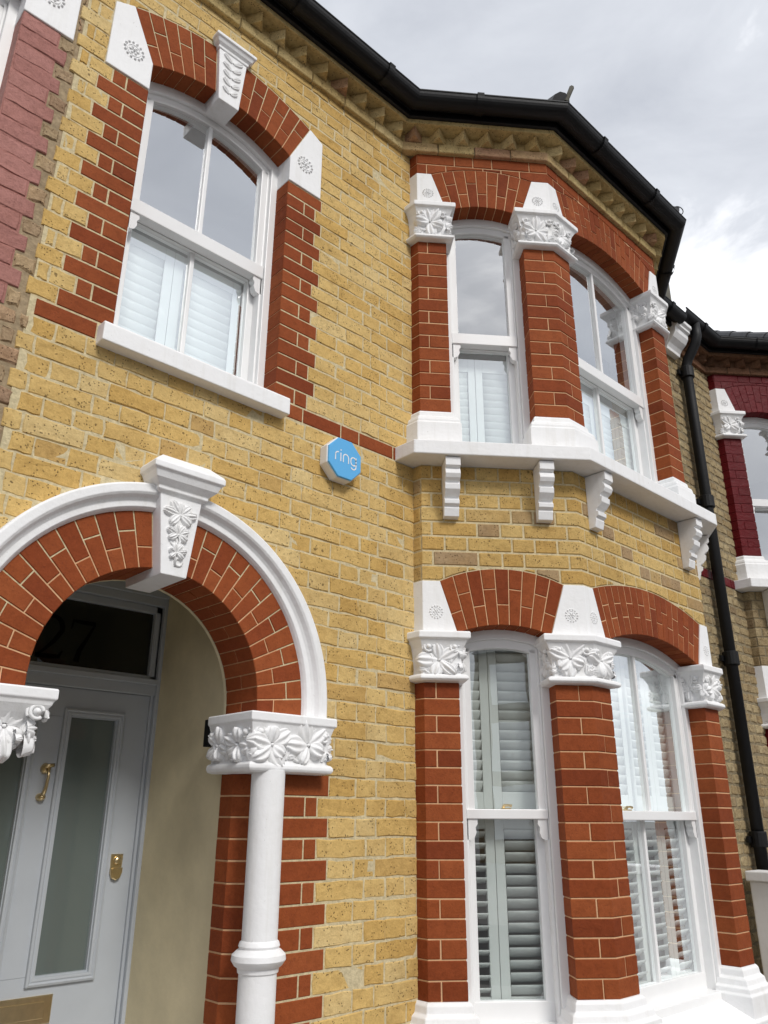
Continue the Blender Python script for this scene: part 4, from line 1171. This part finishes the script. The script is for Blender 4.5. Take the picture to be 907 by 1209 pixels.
# ------------------------------------------------------------------ cornice, gutter, roof
def eaves(parent, pts, mats, teeth_from, teeth_to, gut_ends=(True, True), limit=200):
    P = Path(pts)
    g = G(); g.sweep(P, [(-0.05, 2.084), (0.016, 2.084), (0.016, 2.024), (-0.05, 2.022)], caps=False); co = g.build('cornice', M_MORO, parent)
    g = G(); g.sweep(P, [(-0.05, 2.26), (0.094, 2.26), (0.096, 2.158), (-0.05, 2.156)], caps=False); g.build('cornice_course', mats, parent, bev=0.003)
    g = G(); g.sweep(P, [(0.002, 2.17), (0.002, 2.08)], caps=False); g.build('cornice_back', mats, parent)
    k_ = 0
    for k in range(len(P.d)):
        l = P.t[k+1]-P.t[k]; n = max(1, int(round(l/0.225)))
        for i in range(n):
            t0, t1 = P.t[k]+l*i/n, P.t[k]+l*(i+1)/n
            gg = G(); gg.pbrick(P, t0+(0.003 if i else 0), t1-(0.003 if i < n-1 else 0), 2.022, 2.085, 0.026+(R_()-0.5)*0.003, -0.02, 0.004); gg.build('cornice_brick', mats, co)
    # dogtooth course: bricks set diagonally
    hw = 0.064
    me = bpy.data.meshes.new('dogtooth_brick')
    vs = []
    for z in (-0.034, 0.034): vs += [(-hw, 0.02, z), (0.0, -hw-0.012, z), (hw, 0.02, z)]
    me.from_pydata(vs, [], [(0, 1, 4, 3), (1, 2, 5, 4), (2, 1, 0), (3, 4, 5)]); me.materials.append(mats); me.update()
    for k in range(len(P.d)):
        F = P.seg(k); l = P.t[k+1]-P.t[k]; n = max(1, int(round(l/0.142))); q = l/n
        for i in range(n):
            s = (i+0.5)*q
            if not (teeth_from < F.W(s, 0, 0)[0] < teeth_to): continue
            place('dogtooth_brick', me, co, F.M(s, 0.004+(R_()-0.5)*0.006, 2.1205) @ Matrix.Rotation((R_()-0.5)*0.08, 4, 'Z'))
    # fascia and half-round gutter
    g = G(); g.sweep(P, [(0.10, 2.285), (0.118, 2.285), (0.118, 2.188), (0.104, 2.186), (0.02, 2.192)], caps=False); g.build('fascia_board', M_BLK, parent, bev=0.003)
    gp = [(0.116, 2.262)]+[(0.178-0.060*cos(a), 2.252-0.056*sin(a)) for a in [pi*i/12 for i in range(13)]]+[(0.242, 2.256), (0.242, 2.263), (0.232, 2.263), (0.232, 2.250)]
    gp = gp[::-1]
    g = G(); g.sweep(P, gp, caps=False)
    gut = g.build('gutter', M_BLK, parent)
    for k in range(len(P.d)):
        F = P.seg(k); l = P.t[k+1]-P.t[k]; n = max(1, int(l/0.55))
        for i in range(n):
            s = l*(i+0.5)/n; g = G()
            sub = Path([F.W(s-0.02, 0, 0)[:2], F.W(s+0.02, 0, 0)[:2]])
            g.sweep(sub, [(o_+(0.008 if o_ > 0.178 else -0.0), z-0.008+(0.010 if z > 2.255 else 0)) for o_, z in gp[1:-1]], caps=False); g.build('gutter_bracket', M_BLK, gut)
    return P
EX = [(-1.885, 0.0), HB['P0'], HB['E'], HB['H'], HB['P1'], (3.02, 0.0)]
eaves(house, EX, M_STONE, -1.9, 3.0)

def roof(parent, pts, x0, x1, Q):
    g = G()
    P = Path(pts); z = 2.265
    def prism_roof(a, b):
        vs = [(a, -0.12, z), (b, -0.12, z), (b, 3.4, z+2.6), (a, 3.4, z+2.6), (a, -0.12, z-0.04), (b, -0.12, z-0.04), (b, 3.4, z+2.5), (a, 3.4, z+2.5)]
        g.add(vs, [(0, 1, 2, 3), (7, 6, 5, 4), (0, 4, 5, 1), (1, 5, 6, 2), (2, 6, 7, 3), (3, 7, 4, 0)])
    prism_roof(x0, x1)
    r = g.build('roof', M_SLATE, parent)
    if Q:
        b = Path([Q['P0'], Q['E'], Q['H'], Q['P1']]); o_ = 0.14; n0 = [b.node(i, o_) for i in range(4)]
        mx_ = (Q['E'][0]+Q['H'][0])/2; ap = (mx_, 0.62, z+1.05); g = G()
        vs = [(n0[0][0], 0.1, z+0.14), (n0[0][0], n0[0][1], z), (*n0[1], z), (*n0[2], z), (n0[3][0], n0[3][1], z), (n0[3][0], 0.1, z+0.14), ap]
        g.add(vs, [(1, 2, 6), (2, 3, 6), (3, 4, 6), (0, 1, 6), (4, 5, 6)]); g.build('bay_roof', M_SLATE, r)
        for k in (1, 2):
            p0 = Vector((*b.node(k, 0.185), z+0.055)); p1 = Vector(ap)+Vector((0, 0, 0.03)); g = G(); nn = 7
            for i in range(nn):
                a_, b_ = p0.lerp(p1, (i+0.02)/nn), p0.lerp(p1, (i+0.98)/nn); g.tube([a_, b_], [0.058, 0.050], 10)
            g.build('hip_tiles', M_SLATE, r)
    return r
rf = roof(house, EX, -1.885, 3.02, HB)
# wrought hip iron and a loop of wire on the gutter corners
b_ = Path([HB['P0'], HB['E'], HB['H'], HB['P1']]); e_ = b_.node(1, 0.20); h_ = b_.node(2, 0.24)
g = G(); g.tube([(e_[0]+0.03, e_[1]+0.0, 2.33), (e_[0]+0.04, e_[1]-0.02, 2.38), (e_[0]+0.055, e_[1]-0.035, 2.435)], [0.014, 0.014, 0.015], 6); g.build('hip_iron', M_STK, house)
g = G(); g.ring((h_[0]-0.06, h_[1]+0.02, 2.315), Vector((-0.6, -0.8, 0)), Vector((0.8, -0.6, 0)), 0.036, 0.0035, 24, 5); g.build('wire_loop', M_BLK, house, smooth=True)

# ------------------------------------------------------------------ alarm box with lettering
def alarm():
    cx, cz, ap = -0.485, -0.130, 0.100
    t = thing('alarm_box', (cx, 0.0, cz), 'octagonal blue and white alarm box on the yellow brick wall below the red band', 'alarm box')
    def octo(a, rot=pi/8): r = a/cos(pi/8); return [(cx+r*cos(rot+i*pi/4), cz+r*sin(rot+i*pi/4)) for i in range(8)]
    g = G(); g.prism(MAIN, octo(ap), 0.001, 0.052, 0.004); g.build('alarm_body', M_SIGNW, t, bev=0.002)
    g = G(); g.prism(MAIN, octo(ap-0.004), 0.050, 0.060, 0.003); g.build('alarm_face', M_BLUE, t)
    g = G(); y = -0.0608
    def st(pts, wd=0.0056):
        n = len(pts); vs = []; fs = []
        for i, p in enumerate(pts):
            a, b = pts[max(i-1, 0)], pts[min(i+1, n-1)]; dx, dz = b[0]-a[0], b[1]-a[1]; l = sqrt(dx*dx+dz*dz) or 1
            nx, nz = -dz/l*wd/2, dx/l*wd/2; vs += [(p[0]-nx, y, p[1]-nz), (p[0]+nx, y, p[1]+nz)]
        for i in range(n-1): fs.append((2*i, 2*i+2, 2*i+3, 2*i+1))
        g.add(vs, fs)
    h = 0.042; z0 = cz-0.020; xx = cx-0.058
    A_ = lambda x, z, r, a0, a1, n=10: [(x+r*cos(radians(a0+(a1-a0)*i/n)), z+r*sin(radians(a0+(a1-a0)*i/n))) for i in range(n+1)]
    st([(xx, z0), (xx, z0+h-0.014)]+A_(xx+0.016, z0+h-0.016, 0.016, 180, 80, 6))                         # r
    xx += 0.031; st([(xx, z0), (xx, z0+h)]); st([(xx, z0+h+0.010), (xx, z0+h+0.0165)])                   # i
    xx += 0.015; r = 0.0155; st([(xx, z0), (xx, z0+h-r)]+A_(xx+r, z0+h-r, r, 180, 0)+[(xx+2*r, z0)])       # n
    xx += 2*r+0.014; st([(xx+2*r, z0+h), (xx+2*r, z0-0.004)]+A_(xx+r, z0-0.004, r, 0, -150)); st(A_(xx+r, z0+h-r-0.002, r, 0, 180, 10)+[(xx, z0+r)]+A_(xx+r, z0+r, r, 180, 360, 10))  # g
    g.build('lettering', M_SIGNW, t)
alarm()

# ------------------------------------------------------------------ neighbour on the left
def left_house():
    t = thing('terraced_house', (-2.6, 0, -3.2), 'weathered brick house with dusty pink painted quoins beside the yellow brick house', 'house')
    wc = 2*(-1.8655)-WC
    g = G(); x0, x1 = -3.7, XL-0.02
    wz = arc_z((WH+W_HO)/2, (W_SP+W_SO)/2, (W_CI+W_CO)/2, wc)
    def iv(s):
        return [(-3.2, 0.03), (wz(s), 2.05)] if abs(s-wc) < WH+0.006 else [(-3.2, 2.05)]
    slices(g, MAIN, sorted([x0, x1, wc-WH-0.003, wc+WH+0.006]+[wc+(WH+0.006)*i/12 for i in range(-12, 13)]), iv, -0.24, -0.006)
    wl = g.build('front_wall', M_MORL, t)
    bs = BrickSet(); ext = arc_z(W_HO, W_SO, W_CO, wc); PM = Path([(-4, 0), (0, 0)])
    for i in range(-43, 27):
        z0, z1 = rowz(i); par = i % 2
        if i == 0: pass
        hi = XL+((-0.038 if par else -0.012) if i > 0 else (0.0 if par else -0.035))-0.008+(R_()-0.5)*0.012
        segs = [(x0, hi)]
        if 0 <= z0 and z1 < W_SO+0.02:
            if z0 < 1.28: rr = -1.94 if par else -1.985
            else: rr = 2*(-1.8655)+1.796
            l = 2*wc-rr
            segs = [(x0, l), (rr, hi)]
        elif z1 >= W_SO+0.02 and z0 < W_CO: segs = [(x0, wc-W_HO+0.05), (wc+W_HO-0.05, hi)]
        course(bs, MAIN, z0, z1, segs, par, M_PNKB, phase=0.1, gap=0.013, jit=0.005, c=0.008)
    bs.finish('old_brick', wl, 120)
    # pink painted rough quoins
    for sg in (1, -1):
        g = G(); xin = wc+sg*WH; a, b = sorted((xin+sg*0.003, xin+sg*0.15)); g.box(MAIN, a, b, -0.2, -0.003, 0.0, 1.30); core = g.build('painted_quoins', M_PINK, t)
        bs = BrickSet()
        for i in range(0, 17):
            z0, z1 = rowz(i); lng = i % 2 == 1
            en = (0.190 if lng else 0.148)
            for a, b in [(0, en)]:
                aa, bb = sorted((xin+sg*a, xin+sg*b)); bs.rough(MAIN, aa+0.004, bb-0.004, z0+0.002, z1-0.002, M_PINK, o=0.0, dep=0.1, jit=0.003, c=0.004)
        bs.finish('painted_brick', core, 60)
    pin = arc(WH, W_SP, W_CI, wc); pout = arc(W_HO, W_SO, W_CO, wc)
    arch(t, MAIN, pin, pout, 13, 0.0, -0.105, M_PINK, M_PINK)
    for sg in (-1, 1):
        pl = [(wc+sg*WH, 1.297), (wc+sg*0.575, 1.297), (wc+sg*0.575, 1.66), (wc+sg*W_HO, 1.703), (wc+sg*WH, 1.447)]
        if sg < 0: pl = pl[::-1]
        g = G(); g.prism(MAIN, pl, -0.105, 0.006); o = g.build('arch_stone', M_WHITE, t, bev=0.004); rosette(o, MAIN, wc+sg*0.468, 1.45, 0.006, 0.048)
    sash_window(t, MAIN, wc, WH, 0.085, W_SP-0.02, W_CI-0.012, 0.742, 0.812, True)
    g = G(); g.box(MAIN, wc-0.43, wc+0.43, -0.1, 0.06, -0.022, 0.07); g.build('window_sill', M_WHITE, t, bev=0.006)
    rooms(t, -3.69, -1.90, None)
    pts = [(-3.7, 0), (-1.886, 0)]
    eaves(t, pts, M_STONE, -3.7, -1.9); roof(t, pts, -3.7, -1.886, None)
left_house()

# ------------------------------------------------------------------ neighbour on the right
def right_house():
    t = thing('terraced_house', (5.0, 0, -3.2), 'weathered brick house with dark maroon painted bay beyond the black drainpipe', 'house')
    x0, x1 = HB['P1'][0]-0.08, NB['A'][0]+0.02
    g = G(); g.box(MAIN, x0, x1, -0.24, -0.006, -3.32, 2.05); wl = g.build('front_wall', M_MORO, t)
    bs = BrickSet()
    for i in range(-43, 27):
        z0, z1 = rowz(i)
        if i == 0: continue
        course(bs, MAIN, z0, z1, [(x0, x1)], i % 2, M_OLD, phase=0.05, gap=0.012, jit=0.005, c=0.008)
    bs.finish('old_brick', wl, 300)
    band(t, [(x0, DX2-0.10)], M_MAR, M_MAR, 'painted_brick')
    bay(t, NB, M_MAR, M_MAR, M_OLD, M_MORO, own=False, bname='painted_brick')
    rooms(t, 2.64, DX2+2.7, None)
    pts = [(3.03, 0.0), NB['P0'], NB['E'], NB['H'], NB['P1']]
    eaves(t, pts, M_STONED, 3.0, 7); roof(t, pts, 3.03, 7.0, NB)
    # white kneeler under the eaves at the party line
    g = G(); pf = [(0.0, 1.93), (0.05, 1.93), (0.055, 1.955), (0.075, 1.985), (0.115, 2.02), (0.14, 2.06), (0.145, 2.10), (0.165, 2.11), (0.165, 2.13), (0.185, 2.145), (0.185, 2.175), (0.0, 2.175)]
    F = Fr((0, 0), (1, 0)); xa, xb = 2.98, 3.20
    vs = []; n = len(pf)
    for x in (xa, xb): vs += [F.W(x, o_, z) for o_, z in pf]
    g.add(vs, [(i, n+i, n+(i+1) % n, (i+1) % n)[::-1] for i in range(n)]+[tuple(range(n-1, -1, -1)), tuple(range(n, 2*n))])
    g.build('kneeler', M_WHITE, t, bev=0.003)
    # party wall end above the roof
    g = G(); g.slab([(2.93, -0.10), (3.10, -0.10), (3.10, 2.6), (2.93, 2.6)], 2.2, 2.75, 0.02); g.build('party_parapet', M_STK, t, bev=0.02)
    # drainpipe
    g = G(); X = 3.26; Y = -0.062
    g.tube([(X, -0.19, 2.23), (X, -0.19, 2.10), (X, -0.17, 2.04), (X, -0.085, 1.92), (X, Y, 1.86), (X, Y, 1.5), (X, Y, -3.15)], 0.042, 14); dp = g.build('drainpipe', M_BLK, t, smooth=True)
    for z in (1.80, 0.62, -0.62, -1.85):
        g = G(); g.lathe((X, Y), [(0.052, z+0.05), (0.056, z+0.045), (0.056, z-0.045), (0.052, z-0.05)], 16); g.box(Fr((X, Y), (1, 0)), -0.085, 0.085, -0.05, -0.03, z-0.02, z+0.02)
        g.build('pipe_collar', M_BLK, dp)
    g = G(); g.tube([(X+0.05, -0.03, 0.02), (X+0.085, -0.022, -0.03), (X+0.095, -0.02, -0.14), (X+0.09, -0.02, -0.30), (X+0.06, -0.03, -0.42)], 0.006, 6); g.build('cable', M_BLK, dp, smooth=True)
    t.location.z += 0.075            # the street rises: this house stands one course higher
right_house()

# ------------------------------------------------------------------ white garden wall on the right
g = G(); g.slab([(3.0, -2.1), (3.14, -2.1), (3.14, -0.07), (3.0, -0.07)], -3.2, -2.02)
gw = g.build('garden_wall', M_WHITE, None, bev=0.01); tag(gw, 'white rendered garden wall at the foot of the black drainpipe', 'wall')
g = G(); g.slab([(2.97, -2.13), (3.17, -2.13), (3.17, -0.06), (2.97, -0.06)], -2.02, -1.96); g.build('coping', M_WHITE, gw, bev=0.008)

# ------------------------------------------------------------------ terrace across the street (behind the camera; the lower windows mirror it)
def opposite():
    F = Fr((0, -13.0), (-1, 0)); Lb = 'plain brick terraced house across the street, mirrored in the lower bay windows'
    root = thing('terraced_house', (0, -13.0, -3.2), Lb, 'house', 'houses across the street')
    w_ = 4.9; g = G(); g.box(F, -w_/2, w_/2, -6, 0.0, -3.2, 4.6); g.build('wall', M_OLD, root)
    g = G(); vs = [F.W(-w_/2, 0.25, 4.6), F.W(w_/2, 0.25, 4.6), F.W(w_/2, -3, 6.4), F.W(-w_/2, -3, 6.4), F.W(w_/2, -6.2, 4.6), F.W(-w_/2, -6.2, 4.6)]
    g.add(vs, [(0, 1, 2, 3), (3, 2, 4, 5), (1, 4, 2), (5, 0, 3), (0, 5, 4, 1)]); g.build('roof', M_SLATE, root)
    for x, z, a, h in ((-1.3, 0.15, 0.45, 1.5), (0.9, 0.15, 0.7, 1.5), (0.9, -2.3, 0.8, 1.6), (-1.3, 2.6, 0.45, 1.3), (0.9, 2.6, 0.7, 1.3)):
        g = G(); g.box(F, x-a-0.08, x+a+0.08, -0.05, 0.06, z-0.1, z+h+0.2); wn = g.build('window', M_WHITE, root)
        g = G(); g.box(F, x-a, x+a, -0.05, 0.075, z, z+h); g.build('pane', M_FAN, wn)
        g = G(); g.box(F, x-a, x+a, 0.06, 0.09, z+h*0.48, z+h*0.53); g.build('sash_rail', M_WHITE, wn)
    g = G(); g.box(F, -1.8, -0.8, -0.05, 0.05, -3.2, -0.7); g.build('door', M_MAR, root)
    for k in (-8, -7, -6, -5, -4, -3, -2, -1, 1, 2):
        c = root.copy(); scene.collection.objects.link(c); W = WM[root.name] @ Matrix.Translation((-k*w_, 0, 0)); c.matrix_basis = W
        for ch in list(root.children):
            d = ch.copy(); scene.collection.objects.link(d); d.parent = c
            for gc in list(ch.children):
                q = gc.copy(); scene.collection.objects.link(q); q.parent = d
opposite()
